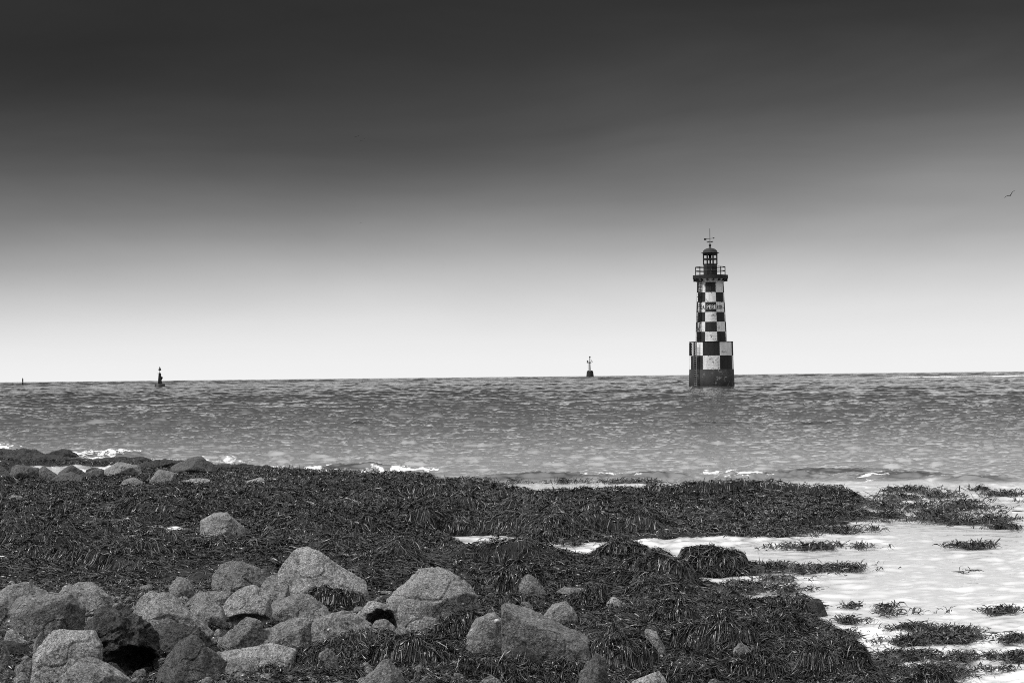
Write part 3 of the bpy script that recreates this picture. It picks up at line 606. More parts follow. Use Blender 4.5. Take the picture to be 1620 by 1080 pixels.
B([(857, 978), (870, 960), (881, 954), (899, 955), (911, 969), (913, 981), (900, 993), (864, 992)], 996, 'smooth round boulder behind the long dark slab', M_ROCK)
B([(816, 962), (827, 951), (838, 953), (843, 964), (830, 974), (818, 972)], 976, 'small dark round stone peeping over the long dark slab', M_ROCK, 'stone')
B([(879, 933), (895, 929), (930, 931), (939, 938), (920, 948), (890, 948)], 952, 'flat grey stone half under the dark hanging seaweed tuft', M_ROCK, 'stone')
B([(956, 963), (963, 952), (972, 945), (983, 951), (994, 958), (985, 968), (962, 971)], 974, 'small pale pointed stone alone among the seaweed', M_ROCKP, 'stone', sharp=24)
B([(1020, 1000), (1024, 997), (1033, 999), (1044, 1010), (1053, 1029), (1045, 1036), (1030, 1022)], 1048, 'thin grey slab leaning out of the seaweed below centre', M_ROCK, 'stone', dep_=.5, sharp=24)
B([(1000, 1082), (1010, 1076), (1027, 1067), (1042, 1061), (1052, 1067), (1060, 1080), (1060, 1106), (1005, 1106)], 1108, 'pale pitted stone cut by the bottom edge amid seaweed', M_ROCKP, 'stone')
B([(1117, 1082), (1127, 1073), (1138, 1076), (1147, 1090), (1140, 1102), (1120, 1102)], 1104, 'tiny stone poking over the bottom edge below the tall swept mound', M_ROCK, 'stone')
B([(1270, 962), (1276, 952), (1283, 947), (1293, 946), (1301, 953), (1308, 966), (1297, 972), (1280, 974)], 974, 'lone dark rock at the edge of the pool on the right', M_ROCKD, zb=.0)
B([(1160, 1030), (1168, 1017), (1182, 1021), (1190, 1028), (1184, 1044), (1164, 1044)], 1046, 'grey stone showing through seaweed behind the tall swept mound', M_ROCK, 'stone')
B([(799, 1038), (806, 1027), (820, 1024), (833, 1025), (850, 1038), (865, 1051), (852, 1068), (820, 1074), (803, 1062)], 1080, 'dark rounded stone under the foot of the long slab', M_ROCKD, 'stone')
B([(700, 1054), (710, 1044), (729, 1045), (741, 1053), (734, 1068), (718, 1078), (704, 1070)], 1082, 'mottled stone in the seaweed right of the triangular bottom stone', M_ROCK, 'stone')
B([(754, 1045), (762, 1040), (771, 1041), (777, 1057), (765, 1066), (755, 1062)], 1070, 'small mottled stone directly below the pale tilted slab', M_ROCK, 'stone')
B([(756, 1070), (766, 1065), (780, 1068), (794, 1076), (796, 1098), (756, 1098)], 1100, 'flat stone on the bottom edge right of the mottled ones', M_ROCK, 'stone')
B([(568, 1080), (590, 1061), (605, 1050), (612, 1048), (618, 1055), (628, 1066), (640, 1082), (642, 1108), (568, 1108)], 1110, 'triangular stone with a sharp peak on the bottom edge', M_ROCK, sharp=26, ridge=[(612, 1056, .4)])
B([(564, 1060), (575, 1049), (583, 1047), (588, 1056), (580, 1068), (566, 1068)], 1074, 'little pale stone above the sharp-peaked bottom stone', M_ROCKP, 'stone')
B([(348, 1032), (380, 1025), (410, 1020), (431, 1017), (445, 1021), (469, 1028), (458, 1048), (410, 1060), (370, 1052)], 1062, 'long low pale boulder below the two upright-faced ones', M_ROCKP, lean=.3)
B([(353, 1060), (360, 1049), (371, 1041), (382, 1039), (396, 1047), (410, 1063), (420, 1080), (410, 1098), (362, 1098)], 1100, 'small domed stone near the bottom with seaweed at its foot', M_ROCK, 'stone')
B([(252, 1070), (259, 1045), (273, 1024), (287, 1009), (299, 1004), (312, 1009), (326, 1020), (352, 1042), (358, 1056), (330, 1078), (290, 1086), (255, 1082)], 1088, 'steep pointed boulder beside the black gap near the bottom', M_ROCKM, ridge=[(300, 1025, .35), (320, 1050, .5)], sharp=18)
B([(344, 1019), (360, 1008), (373, 997), (378, 985), (387, 977), (398, 978), (413, 983), (415, 1000), (412, 1018), (380, 1026), (350, 1028)], 1030, 'knuckle-shaped boulder below the block with the dark underside', M_ROCK)
B([(503, 1034), (518, 1024), (530, 1034), (534, 1048), (515, 1054), (504, 1048)], 1056, 'small rounded stone under the long grey boulder', M_ROCK, 'stone')
B([(607, 1007), (618, 1004), (634, 1006), (632, 1012), (612, 1012)], 1026, 'flat pale pebble below the small flat-topped stone', M_ROCKP, 'pebble')
B([(676, 1008), (684, 1005), (692, 1009), (690, 1015), (678, 1015)], 1018, 'pale pebble below the small triangular stone', M_ROCKP, 'pebble')
B([(746, 955), (755, 950), (765, 952), (762, 959), (748, 960)], 966, 'whitish flat pebble right of the largest boulder', M_ROCKP, 'pebble')
B([(750, 975), (758, 967), (769, 969), (768, 978), (752, 982)], 984, 'round grey pebble above the pale tilted slab', M_ROCK, 'pebble')
B([(766, 964), (780, 958), (790, 962), (786, 970), (768, 972)], 976, 'flat grey stone behind the peak of the pale tilted slab', M_ROCK, 'stone')
B([(822, 926), (830, 911), (838, 907), (846, 912), (852, 922), (862, 938), (874, 956), (850, 962), (824, 952)], 966, 'grey rock showing on the right of the weed-hung one above the dark slab', M_ROCK)
GF = 'stones along the far tideline'
FR = dict(group=GF, zb=.02)
B([(-16, 736), (0, 735), (6, 740), (18, 753), (5, 758), (-16, 758)], 759, 'dark distant boulder cut by the left edge beside the bright pool', M_FAR, **FR)
B([(18, 752), (20, 737), (27, 735), (45, 739), (61, 739), (65, 745), (66, 755), (35, 759), (20, 758)], 760, 'squarish distant boulder on the left bank of the far bright pool', M_FAR, **FR)
B([(61, 742), (67, 736), (72, 740), (79, 747), (90, 751), (84, 760), (66, 760)], 761, 'small sloping stone touching the squarish distant boulder', M_FAR, 'stone', **FR)
B([(92, 750), (104, 741), (114, 735), (120, 737), (128, 745), (146, 754), (130, 760), (100, 758)], 760, 'pyramid shaped distant boulder in front of the far bright pool', M_FAR, **FR)
B([(80, 759), (96, 749), (112, 746), (128, 751), (130, 760), (112, 765), (84, 764)], 766, 'low grey boulder just in front of the distant pyramid shaped one', M_FAR, **FR)
B([(137, 747), (149, 742), (165, 743), (162, 753), (152, 758), (140, 755)], 759, 'small grey stone left of the long flat distant boulder', M_FAR, 'stone', **FR)
B([(161, 746), (172, 739), (180, 735), (209, 734), (220, 736), (223, 744), (221, 751), (202, 755), (166, 753)], 756, 'long flat topped distant boulder right of the far bright pool', M_ROCK, **FR)
B([(187, 771), (197, 758), (213, 755), (226, 761), (224, 770), (218, 778), (200, 778)], 779, 'rounded stone nearest the camera in the distant row', M_ROCK, 'stone', **FR)
B([(237, 762), (243, 751), (253, 742), (263, 743), (278, 747), (279, 755), (276, 765), (248, 769), (239, 770)], 770, 'angular distant boulder with pale left side and dark front', M_ROCK, ridge=[(251, 752, .5), (250, 766, .5)], sharp=26, **FR)
B([(272, 743), (280, 733), (293, 723), (303, 720), (312, 721), (323, 729), (338, 738), (341, 746), (323, 751), (280, 751)], 752, 'tallest dark dome shaped boulder on the far tideline', M_FAR, **FR)
B([(293, 758), (300, 756), (328, 757), (332, 763), (329, 768), (297, 767)], 768, 'flat pale stone in front of the dark distant dome', M_ROCKP, 'stone', **FR)
B([(387, 764), (405, 757), (413, 755), (420, 760), (413, 766), (390, 767)], 768, 'pale wedge shaped stone alone on the far seaweed', M_ROCKP, 'stone', **FR)
B([(241, 771), (252, 765), (268, 764), (268, 770), (250, 773)], 775, 'thin pale stone at the foot of the angular distant boulder', M_ROCKP, 'stone', **FR)
B([(317, 836), (323, 820), (337, 812), (358, 810), (373, 823), (388, 838), (380, 848), (323, 848)], 850, 'pale pointed boulder rising alone from the seaweed with fronds before it', M_ROCKP, sharp=22, group='boulders on the shore')
B([(-9, 774), (0, 778), (9, 796), (4, 802), (-9, 802)], 803, 'pale sliver of stone cut by the left edge in the seaweed', M_ROCKP, 'stone', **FR)
B([(17, 782), (29, 784), (41, 791), (36, 796), (20, 793)], 797, 'low grey stone in the seaweed near the left edge', M_ROCK, 'stone', **FR)
GL = 'flat dark reef ledges'
LD = dict(group=GL, zb=.0, cat='ledge', name='rock_ledge', mt=M_ROCKD, rough=.08, sub=5)
B([(-30, 716), (10, 714), (38, 712), (52, 715), (66, 719), (62, 723), (-30, 725)], 725, 'outer reef ledge cut by the left edge, nearest the surf', dep_=.9, **LD)
B([(72, 720), (90, 713), (97, 710), (108, 712), (112, 716), (124, 720), (118, 723), (74, 723)], 723, 'small humped reef ledge next to the breaking wave', dep_=.8, **LD)
B([(-40, 725), (40, 722), (75, 724), (98, 722), (118, 725), (130, 735), (60, 738), (-40, 737)], 738, 'left half of the long dark reef ledge behind the bright pool', dep_=.6, **LD)
B([(112, 729), (150, 726), (190, 724), (225, 725), (234, 730), (215, 735), (120, 737)], 738, 'right half of the long dark reef ledge behind the bright pool', dep_=.6, **LD)
B([(222, 736), (240, 729), (270, 726), (292, 730), (292, 742), (240, 746)], 746, 'low dark ledge left of the distant dome', dep_=.7, **LD)
B([(328, 736), (345, 733), (370, 734), (420, 737), (444, 742), (430, 747), (335, 747)], 747, 'low dark ledge right of the distant dome along the surf', dep_=.5, **LD)
B([(136, 744), (145, 740), (163, 741), (166, 744), (150, 747)], 747, 'tiny dark ledge at the end of the far bright pool', dep_=.6, group=GL, zb=0, cat='ledge', name='rock_ledge', mt=M_ROCKD, rough=.05)

# gravel in the hollows of the boulder field
n = 4200; qx = RNG.uniform(-60, 760, n); qy = RNG.uniform(925, 1150, n)
Vd, Fd = ico(2); VV, FF = [], []
k = 0
for a, b in zip(qx, qy):
    if samp(BOULDERS, np.array([a]), np.array([b]))[0] < .5 and b < 1080: continue
    x_, y_ = at(a, b, .06); z_ = float(H(np.array([x_]), np.array([y_]))[0]); r_ = RNG.uniform(.006, .018) if RNG.random() < .93 else RNG.uniform(.02, .045)
    s_ = RNG.uniform(.6, 1.2, 3) * r_; VV.append(Vd * s_ * (1 + .9 * vn3(Vd * 1.3 + k, 3)[:, None]) + np.array([x_, y_, z_ + r_ * .3])); FF.append(Fd + k * len(Vd)); k += 1
o = link('gravel', np_mesh('gravel', np.concatenate(VV), np.concatenate(FF), M_ROCK)); tag(o, 'coarse gravel and pebbles in the hollows between the boulders', 'gravel', kind='stuff')

# ------------------------------------------------------------------ generic solids
def lathe(prof, seg=48, close=True, mi=None):
    """prof [(r,z)] from bottom to top -> bmesh"""
    bm = bmesh.new(); rings = []
    for r_, z_ in prof:
        rings.append([bm.verts.new((r_ * math.sin(2 * math.pi * i / seg), -r_ * math.cos(2 * math.pi * i / seg), z_)) for i in range(seg)])
    for j in range(len(rings) - 1):
        for i in range(seg):
            k_ = (i + 1) % seg; f = bm.faces.new((rings[j][i], rings[j][k_], rings[j + 1][k_], rings[j + 1][i]))
            if mi: f.material_index = mi(i, j)
    if close:
        bm.faces.new(rings[0][::-1]); bm.faces.new(rings[-1])
    return bm
def bar(bm, a, b, t, t2=None, seg=8):
    a = Vector(a); b = Vector(b); d = b - a; q = d.to_track_quat('Z', 'Y').to_matrix().to_4x4()
    bmesh.ops.create_cone(bm, cap_ends=True, segments=seg, radius1=t, radius2=t2 if t2 is not None else t, depth=d.length, matrix=Matrix.Translation((a + b) / 2) @ q)
def box(bm, c, s, rot=None):
    m = Matrix.Translation(c) @ (rot.to_4x4() if rot else Matrix.Identity(4)) @ Matrix.Diagonal((*s, 1)); bmesh.ops.create_cube(bm, size=1.0, matrix=m)
def done(name, bm, mats, parent=None, smooth=False):
    me = bpy.data.meshes.new(name); bmesh.ops.recalc_face_normals(bm, faces=bm.faces[:]); bm.to_mesh(me); bm.free()
    for m_ in (mats if isinstance(mats, list) else [mats]): me.materials.append(m_)
    if smooth:
        for p in me.polygons: p.use_smooth = True
    return link(name, me, parent)

# ------------------------------------------------------------------ lighthouse
def paint(name, lo, hi, wear, wearcol, rough=.7, rows=0):
    def f(t, b):
        g = G(t); v = g.new('ShaderNodeTexCoord').outputs['Object']
        st_ = g.noise(g.mapping(v, (2.2, 2.2, .35)), 1.2, 5, .65); c = g.mapr(st_, .3, .68, hi, lo)
        w_ = g.mapr(g.noise(v, 1.9, 6, .75, .7), wear, wear + .05, 0, 1)
        w2 = g.mapr(g.noise(v, .55, 2), .46, .58, 0, 1); c = g.mixf(g.m('MULTIPLY', w_, w2), c, wearcol)
        s = g.new('ShaderNodeSeparateXYZ'); g.l.new(v, s.inputs[0])
        jt = g.mapr(g.m('FRACT', g.m('MULTIPLY', s.outputs[2], 1.9)), .0, .09, .82, 1.0); c = g.m('MULTIPLY', c, jt)
        cr = g.new('ShaderNodeCombineColor')
        for i in range(3): g.set(cr.inputs[i], c)
        t.links.new(cr.outputs[0], b.inputs['Base Color']); t.links.new(g.bump(g.noise(v, 5, 5), .05, .6), b.inputs['Normal'])
    return mat(name, hi, rough, .3, f)
M_WHITE = paint('white_paint', .52, .86, .55, .06)
M_BLACK = paint('black_paint', .012, .028, .62, .10)
M_STONE = paint('weedy_masonry', .008, .024, .55, .13)
M_IRON = mat('black_iron', .012, .5, .4)
M_GREYM = mat('grey_ladder_metal', .16, .5, .5)
M_SLAB = paint('gallery_concrete', .010, .026, .62, .16)
def f_glass(t, b):
    b.inputs['Transmission Weight'].default_value = 1.0; b.inputs['IOR'].default_value = 1.02; b.inputs['Roughness'].default_value = 0.0
M_GLASS = mat('lantern_glass', .9, .02, .3, f_glass)
TX, TY = at(1126, 611, 0.0); PM = TY / F              # metres per photo pixel at the tower
def tz(py): return (611 - py) * PM
T = empty('lighthouse', (TX, TY, 0), 'black and white chequered round stone lighthouse standing in the sea', 'lighthouse')
ang0 = math.atan2(TX, TY)
SEG = 96
def cell(i, par):
    # column index with column 0 facing the camera
    a_ = (i + .5) * 360 / SEG + 22.5; return (int(a_ // 45) + par) % 2
# plinth and lower drum
bm = lathe([(36.5 * PM, tz(625)), (36.0 * PM, 0), (35.2 * PM, tz(584))], SEG); done('plinth', bm, M_STONE, T, True)
rows = [tz(584), tz(562.5), tz(541)]; rr_ = [35.0 * PM, 34.6 * PM, 34.2 * PM]
bm = lathe(list(zip(rr_, rows)), SEG, mi=lambda i, j: cell(i, j)); done('lower_drum', bm, [M_WHITE, M_BLACK], T)
bm = lathe([(34.6 * PM, tz(541.2)), (34.7 * PM, tz(540.3)), (24 * PM, tz(540.1))], SEG); done('drum_rim', bm, M_SLAB, T)
ys_ = [540.6, 524.9, 509.4, 494, 478.3, 462.8, 446.5]
def rad(py): return (25.0 + (20.6 - 25.0) * (540.6 - py) / (540.6 - 446.5)) * PM
bm = lathe([(rad(q), tz(q)) for q in ys_], SEG, mi=lambda i, j: cell(i, (0 if j % 2 == 0 else 1))); done('shaft', bm, [M_WHITE, M_BLACK], T)
bm = lathe([(20.8 * PM, tz(446.8)), (21.4 * PM, tz(446)), (22.0 * PM, tz(443.5)), (24.6 * PM, tz(441.2)), (24.6 * PM, tz(441))], SEG); done('cornice', bm, M_WHITE, T, False)
bm = lathe([(27.8 * PM, tz(441.1)), (27.8 * PM, tz(435.4))], SEG); done('gallery', bm, M_SLAB, T)
# small brackets under the gallery
for k_ in range(16):
    a_ = 2 * math.pi * (k_ + .5) / 16; bm = bmesh.new(); box(bm, (23.8 * PM * math.sin(a_), -23.8 * PM * math.cos(a_), tz(443.2)), (.16, .55, .30), Matrix.Rotation(a_, 3, 'Z')); done('bracket', bm, M_SLAB, T)
# railing
bm = bmesh.new(); rrr = 23.2 * PM
for k_ in range(8):
    a_ = math.pi / 4 * k_; p_ = (rrr * math.sin(a_), -rrr * math.cos(a_)); bar(bm, (*p_, tz(435.4)), (*p_, tz(421.8)), .055)
    b_ = a_ + math.pi / 4; 
    for zz_ in (tz(422.4), tz(428.6)):
        for j_ in range(4):
            c1 = a_ + (b_ - a_) * j_ / 4; c2 = a_ + (b_ - a_) * (j_ + 1) / 4
            bar(bm, (rrr * math.sin(c1), -rrr * math.cos(c1), zz_), (rrr * math.sin(c2), -rrr * math.cos(c2), zz_), .045)
done('railing', bm, M_IRON, T)
# lantern room
LRr = 11.6 * PM
bm = lathe([(LRr, tz(435.4)), (LRr, tz(418.2))], 8); bmesh.ops.rotate(bm, verts=bm.verts, cent=(0, 0, 0), matrix=Matrix.Rotation(R(22.5), 3, 'Z')); LT = done('lantern_room', bm, M_BLACK, T)
bm = bmesh.new(); dz = LRr * math.cos(R(22.5)); box(bm, (-.1, -dz - .02, tz(427)), (.72, .06, 1.15)); D_ = done('door', bm, M_IRON, LT)
bm = bmesh.new(); box(bm, (.15, -dz - .07, tz(427)), (.06, .06, .14)); done('handle', bm, M_GREYM, D_)
bm = bmesh.new()
for k_ in range(8):
    a_ = R(22.5) + math.pi / 4 * k_; bar(bm, (LRr * .98 * math.sin(a_), -LRr * .98 * math.cos(a_), tz(418.4)), (LRr * .98 * math.sin(a_), -LRr * .98 * math.cos(a_), tz(400.5)), .095, seg=6)
    b_ = a_ + math.pi / 4
    for zz_, t_ in ((tz(402.0), .12), (tz(409.8), .085), (tz(418.1), .06)):
        bar(bm, (LRr * .97 * math.sin(a_), -LRr * .97 * math.cos(a_), zz_), (LRr * .97 * math.sin(b_), -LRr * .97 * math.cos(b_), zz_), t_, seg=6)
done('window_frame', bm, M_IRON, T)
bm = lathe([(LRr * .93, tz(418)), (LRr * .93, tz(401))], 8, close=False); bmesh.ops.rotate(bm, verts=bm.verts, cent=(0, 0, 0), matrix=Matrix.Rotation(R(22.5), 3, 'Z')); done('lantern_glass', bm, M_GLASS, T)
bm = lathe([(.10, tz(419)), (.10, tz(411)), (.17, tz(410)), (.17, tz(404)), (.08, tz(403)), (.08, tz(400))], 16); done('lamp', bm, M_IRON, T, True)
dome = [(14.4 * PM, tz(400.2)), (14.4 * PM, tz(399.9)), (11.9 * PM, tz(399.4))] + [(11.6 * PM * math.cos(R(a_)) ** .9, tz(399.2 - 7.0 * math.sin(R(a_)))) for a_ in range(5, 82, 8)] + [(1.3 * PM, tz(391.6)), (1.1 * PM, tz(390))]
dome += [(2.1 * PM * math.sin(R(a_)), tz(387.8 + 2.2 * math.cos(R(a_)))) for a_ in range(35, 165, 20)] + [(.05, tz(385.3)), (.05, tz(384.9))]
bm = lathe(dome, 40); done('roof', bm, M_BLACK, T, True)
bm = bmesh.new(); bar(bm, (0, 0, tz(386)), (0, 0, tz(361.3)), .045, .03); done('lightning_rod', bm, M_IRON, T)
bm = bmesh.new(); bar(bm, (-8 * PM, 0, tz(378)), (6.6 * PM, 0, tz(376.5)), .028); box(bm, (-7.6 * PM, 0, tz(378.2)), (.28, .04, .22)); box(bm, (-6.2 * PM, 0, tz(378.0)), (.2, .04, .10)); bar(bm, (4.6 * PM, 0, tz(376.6)), (7.8 * PM, 0, tz(376.3)), .11, .0)
done('wind_vane', bm, M_IRON, T)
bm = bmesh.new()
for k_ in range(4):
    a_ = R(35) + math.pi / 2 * k_; c_, s_ = math.cos(a_), math.sin(a_); bar(bm, (0, 0, tz(382.4)), (4.4 * PM * c_, 4.4 * PM * s_, tz(382.4)), .03)
    q_ = (4.6 * PM * c_, 4.6 * PM * s_, tz(382.4))
    box(bm, (q_[0] - .08, q_[1], q_[2]), (.04, .04, .2)); box(bm, (q_[0] + .08, q_[1], q_[2]), (.04, .04, .2)); box(bm, (q_[0], q_[1], q_[2] + .02), (.16, .04, .05))
done('compass_points', bm, M_IRON, T)
# ladders with hoops
def on(a_, r_, z_): return (r_ * math.sin(a_), -r_ * math.cos(a_), z_)
def ladder(name, ad, py0, py1, rf, wpx, m_, hoops, parent, out_=.28):
    bm = bmesh.new(); a_ = R(ad); hwa = None
    for sgn in (-1, 1):
        pts_ = []
        for q in np.linspace(py0, py1, 7):
            r_ = rf(q); p_ = np.array(on(a_, r_ + out_, tz(q))) + sgn * wpx * PM / 2 * np.array([math.cos(a_), math.sin(a_), 0]); pts_.append(p_)
        for i in range(6): bar(bm, pts_[i], pts_[i + 1], .05, seg=6)
        for i in range(0, 7, 2):
            p2 = pts_[i].copy(); n_ = np.array([math.sin(a_), -math.cos(a_), 0]); bar(bm, p2, p2 - n_ * out_, .035, seg=6)
    q = py0
    while q > py1:
        r_ = rf(q) + out_; c0 = np.array(on(a_, r_, tz(q))); tvec = np.array([math.cos(a_), math.sin(a_), 0]) * wpx * PM / 2
        bar(bm, c0 - tvec, c0 + tvec, .03, seg=6); q -= 3.4 if not hoops else 3.0
    o_ = done(name, bm, m_, parent)
    if hoops:
        bm = bmesh.new(); n_ = np.array([math.sin(a_), -math.cos(a_), 0]); tv = np.array([math.cos(a_), math.sin(a_), 0]); prev = None
        for q in np.arange(py0 - 6, py1, -8.0):
            c0 = np.array(on(a_, rf(q) + out_, tz(q))); ring = [c0 + tv * wpx * PM / 2 * math.cos(R(t_)) + n_ * .36 * math.sin(R(t_)) for t_ in range(0, 181, 30)]
            for i in range(6): bar(bm, ring[i], ring[i + 1], .035, seg=6)
            if prev is not None:
                for i in (2, 4): bar(bm, prev[i], ring[i], .03, seg=6)
            prev = ring
        done('safety_hoops', bm, m_, o_)
    return o_
ladder('ladder', -48, 540, 436, rad, 6.0, M_IRON, True, T, .15)
ladder('ladder', -40, 612, 541, lambda q: 35.6 * PM, 5.6, M_GREYM, False, T)
bm = bmesh.new(); a_ = R(-48.5); bar(bm, on(a_, 36.3 * PM, tz(613)), on(a_, 35.3 * PM, tz(540)), .13); done('recess_shadow', bm, M_IRON, T)  # dark bar added to draw the shadowed upright recess beside the ladder
bm = bmesh.new(); a_ = R(-70)
for k_ in range(5):
    b_ = R(-60 - k_ * 5); bar(bm, on(b_, 35.0 * PM, tz(561)), on(b_, 34.7 * PM, tz(542)), .035)
for q in np.arange(543, 562, 2.6): bar(bm, on(R(-60), 35.1 * PM, tz(q)), on(R(-80), 35.1 * PM, tz(q)), .03)
done('grating', bm, M_IRON, T)
bm = bmesh.new(); box(bm, (0, -rad(455) - .015, tz(456)), (.10, .09, .85)); done('window_slit', bm, M_STONE, T)
# name on the shaft, one stroke letter after another round the wall
LET = {'L': [(0, 0, 0, 1), (0, 0, .6, 0), (-.12, 1, .14, 1), (.6, 0, .6, .2)], 'A': [(-.05, 0, .3, 1), (.3, 1, .68, 0), (.1, .36, .52, .36), (-.15, 0, .1, 0), (.55, 0, .8, 0)],
       'P': [(.05, 0, .05, 1), (.05, 1, .42, 1), (.42, 1, .55, .86), (.55, .86, .55, .66), (.55, .66, .42, .5), (.42, .5, .05, .5), (-.1, 0, .22, 0), (-.1, 1, .1, 1)],
       'E': [(.05, 0, .05, 1), (.05, 1, .56, 1), (.05, .5, .42, .5), (.05, 0, .58, 0), (.56, 1, .56, .82), (.58, 0, .58, .2), (-.1, 0, .1, 0), (-.1, 1, .1, 1)],
       'R': [(.05, 0, .05, 1), (.05, 1, .4, 1), (.4, 1, .53, .86), (.53, .86, .53, .66), (.53, .66, .4, .5), (.4, .5, .05, .5), (.28, .5, .62, 0), (-.1, 0, .2, 0), (-.1, 1, .1, 1), (.55, 0, .75, 0)],
       'D': [(.05, 0, .05, 1), (.05, 1, .35, 1), (.35, 1, .58, .75), (.58, .75, .58, .25), (.58, .25, .35, 0), (.35, 0, .05, 0), (-.1, 0, .1, 0), (-.1, 1, .1, 1)],
       'I': [(.3, 0, .3, 1), (.12, 0, .48, 0), (.12, 1, .48, 1)], 'X': [(0, 0, .6, 1), (0, 1, .6, 0), (-.1, 0, .12, 0), (.48, 0, .7, 0), (-.1, 1, .12, 1), (.48, 1, .7, 1)]}
M_LW = mat('white_lettering', .8, .7, .3); M_LB = mat('black_lettering', .02, .7, .3)
LH = 5.3 * PM
for ch, ad, m_ in (('L', -45, M_LB), ('A', -33.5, M_LB), ('P', -15.5, M_LW), ('E', -5.5, M_LW), ('R', 4.5, M_LW), ('D', 14.8, M_LW), ('R', 25.6, M_LB), ('I', 34.5, M_LB), ('X', 42.0, M_LB)):
    bm = bmesh.new(); rw = rad(486) + .02
    for (x1, y1, x2, y2) in LET[ch]:
        p1 = on(R(ad) + (x1 * LH * .82) / rw, rw, tz(489) + y1 * LH); p2 = on(R(ad) + (x2 * LH * .82) / rw, rw, tz(489) + y2 * LH)
        bar(bm, p1, p2, .038 if x1 == x2 else .026, seg=6)
    done('letter', bm, m_, T)
T.rotation_euler.z = -ang0

# ------------------------------------------------------------------ navigation marks
def place_mark(px_, py_, force=None):
    x_, y_ = at(px_, py_, 0.0)
    if force: x_, y_ = at_d(px_, py_, force)[:2]
    return x_, y_, y_ / F
bx, by, pm = place_mark(253, 612); Bo = empty('buoy', (bx, by, 0), 'dark buoy with a cone topmark floating far out on the left', 'buoy')
done('float', lathe([(8.4 * pm, -.4), (8.6 * pm, .1), (8.5 * pm, 1.8 * pm), (7.2 * pm, 4.8 * pm), (2.6 * pm, 5.3 * pm)], 32), M_IRON, Bo, False)
bm = bmesh.new()
for k_ in range(6):
    a_ = math.pi / 3 * k_ + .2; bar(bm, (2.6 * pm * math.cos(a_), 2.6 * pm * math.sin(a_), 5 * pm), (1.2 * pm * math.cos(a_), 1.2 * pm * math.sin(a_), 21.5 * pm), .1)
for zc_, rc_ in ((9, 2.3), (14, 1.9), (18, 1.5)):
    for k_ in range(6):
        a_ = math.pi / 3 * k_ + .2; b_ = a_ + math.pi / 3; bar(bm, (rc_ * pm * math.cos(a_), rc_ * pm * math.sin(a_), zc_ * pm), (rc_ * pm * math.cos(b_), rc_ * pm * math.sin(b_), zc_ * pm), .07)
done('tower_frame', bm, M_IRON, Bo)
done('tower_panel', lathe([(2.4 * pm, 5 * pm), (2.3 * pm, 13 * pm), (1.1 * pm, 19 * pm), (1.2 * pm, 22.4 * pm)], 16), M_IRON, Bo)
bm = bmesh.new(); box(bm, (2.9 * pm, 0, 14.0 * pm), (2.6 * pm, .3, 4.2 * pm), Matrix.Rotation(R(24), 3, 'Y')); done('radar_reflector', bm, M_IRON, Bo)
bm = bmesh.new(); bar(bm, (0, 0, 22 * pm), (0, 0, 27 * pm), .07); bar(bm, (-3.6 * pm, 0, 21.5 * pm), (0, 0, 21.5 * pm), .06); done('mast', bm, M_IRON, Bo)
done('topmark', lathe([(1.2 * pm, 26 * pm), (2.3 * pm, 26.8 * pm), (2.2 * pm, 27.5 * pm), (.9 * pm, 30.5 * pm), (.15 * pm, 32.6 * pm)], 20), M_IRON, Bo)
bx, by, pm = place_mark(933.5, 597.3, 1500); By = empty('beacon', (bx, by, -.4), 'dark stone beacon tower with a thin mast left of the lighthouse on the horizon', 'beacon')
done('masonry_base', lathe([(6.4 * pm, -1), (6.1 * pm, .6), (5.0 * pm, 11.4 * pm), (4.4 * pm, 11.6 * pm)], 24), M_BLACK, By)
for k_ in range(4):
    bm = bmesh.new(); a_ = math.pi / 2 * k_ + .6; box(bm, (4.0 * pm * math.cos(a_), 4.0 * pm * math.sin(a_), 12.0 * pm), (1.4 * pm, 1.4 * pm, 1.0 * pm)); done('parapet_block', bm, M_BLACK, By)
bm = bmesh.new(); bar(bm, (0, 0, 11 * pm), (0, 0, 14.5 * pm), 1.4 * pm, .5 * pm); bar(bm, (-.4 * pm, 0, 13 * pm), (-.3 * pm, 0, 24 * pm), .28); bar(bm, (.5 * pm, 0, 13 * pm), (.1 * pm, 0, 24 * pm), .28); bar(bm, (0, 0, 22 * pm), (0, 0, 33 * pm), .3)
for zc_ in (16, 18.5, 21): bar(bm, (-.5 * pm, 0, zc_ * pm), (.5 * pm, 0, zc_ * pm), .2)
bar(bm, (-2.8 * pm, 0, 12 * pm), (-2.8 * pm, 0, 28 * pm), .16)
done('mast', bm, M_IRON, By)
bm = bmesh.new(); box(bm, (0, 0, 25 * pm), (4.6 * pm, 3.4 * pm, 1.5 * pm)); bar(bm, (0, 0, 23 * pm), (0, 0, 25 * pm), .4 * pm, 1.6 * pm); done('platform', bm, M_IRON, By)
bm = bmesh.new(); box(bm, (3.2 * pm, 0, 27.2 * pm), (.9 * pm, 2 * pm, 3.4 * pm), Matrix.Rotation(R(-28), 3, 'Y')); done('solar_panel', bm, M_IRON, By)
bm = bmesh.new(); box(bm, (-3.8 * pm, 0, 26.4 * pm), (2.2 * pm, .4, 4.4 * pm)); done('daymark_panel', bm, M_GREYM, By)
bm = bmesh.new(); bmesh.ops.create_uvsphere(bm, u_segments=16, v_segments=10, radius=1.25 * pm, matrix=Matrix.Translation((0, 0, 33.8 * pm))); done('topmark', bm, M_IRON, By, True)
bm = bmesh.new(); bmesh.ops.create_uvsphere(bm, u_segments=12, v_segments=8, radius=.7 * pm, matrix=Matrix.Translation((0, 0, 30.2 * pm))); done('light', bm, M_IRON, By, True)
bx, by, pm = place_mark(36, 609.6); Sp = empty('spar_buoy', (bx, by, 0), 'slim dark pole-like buoy on the horizon at the far left', 'buoy')
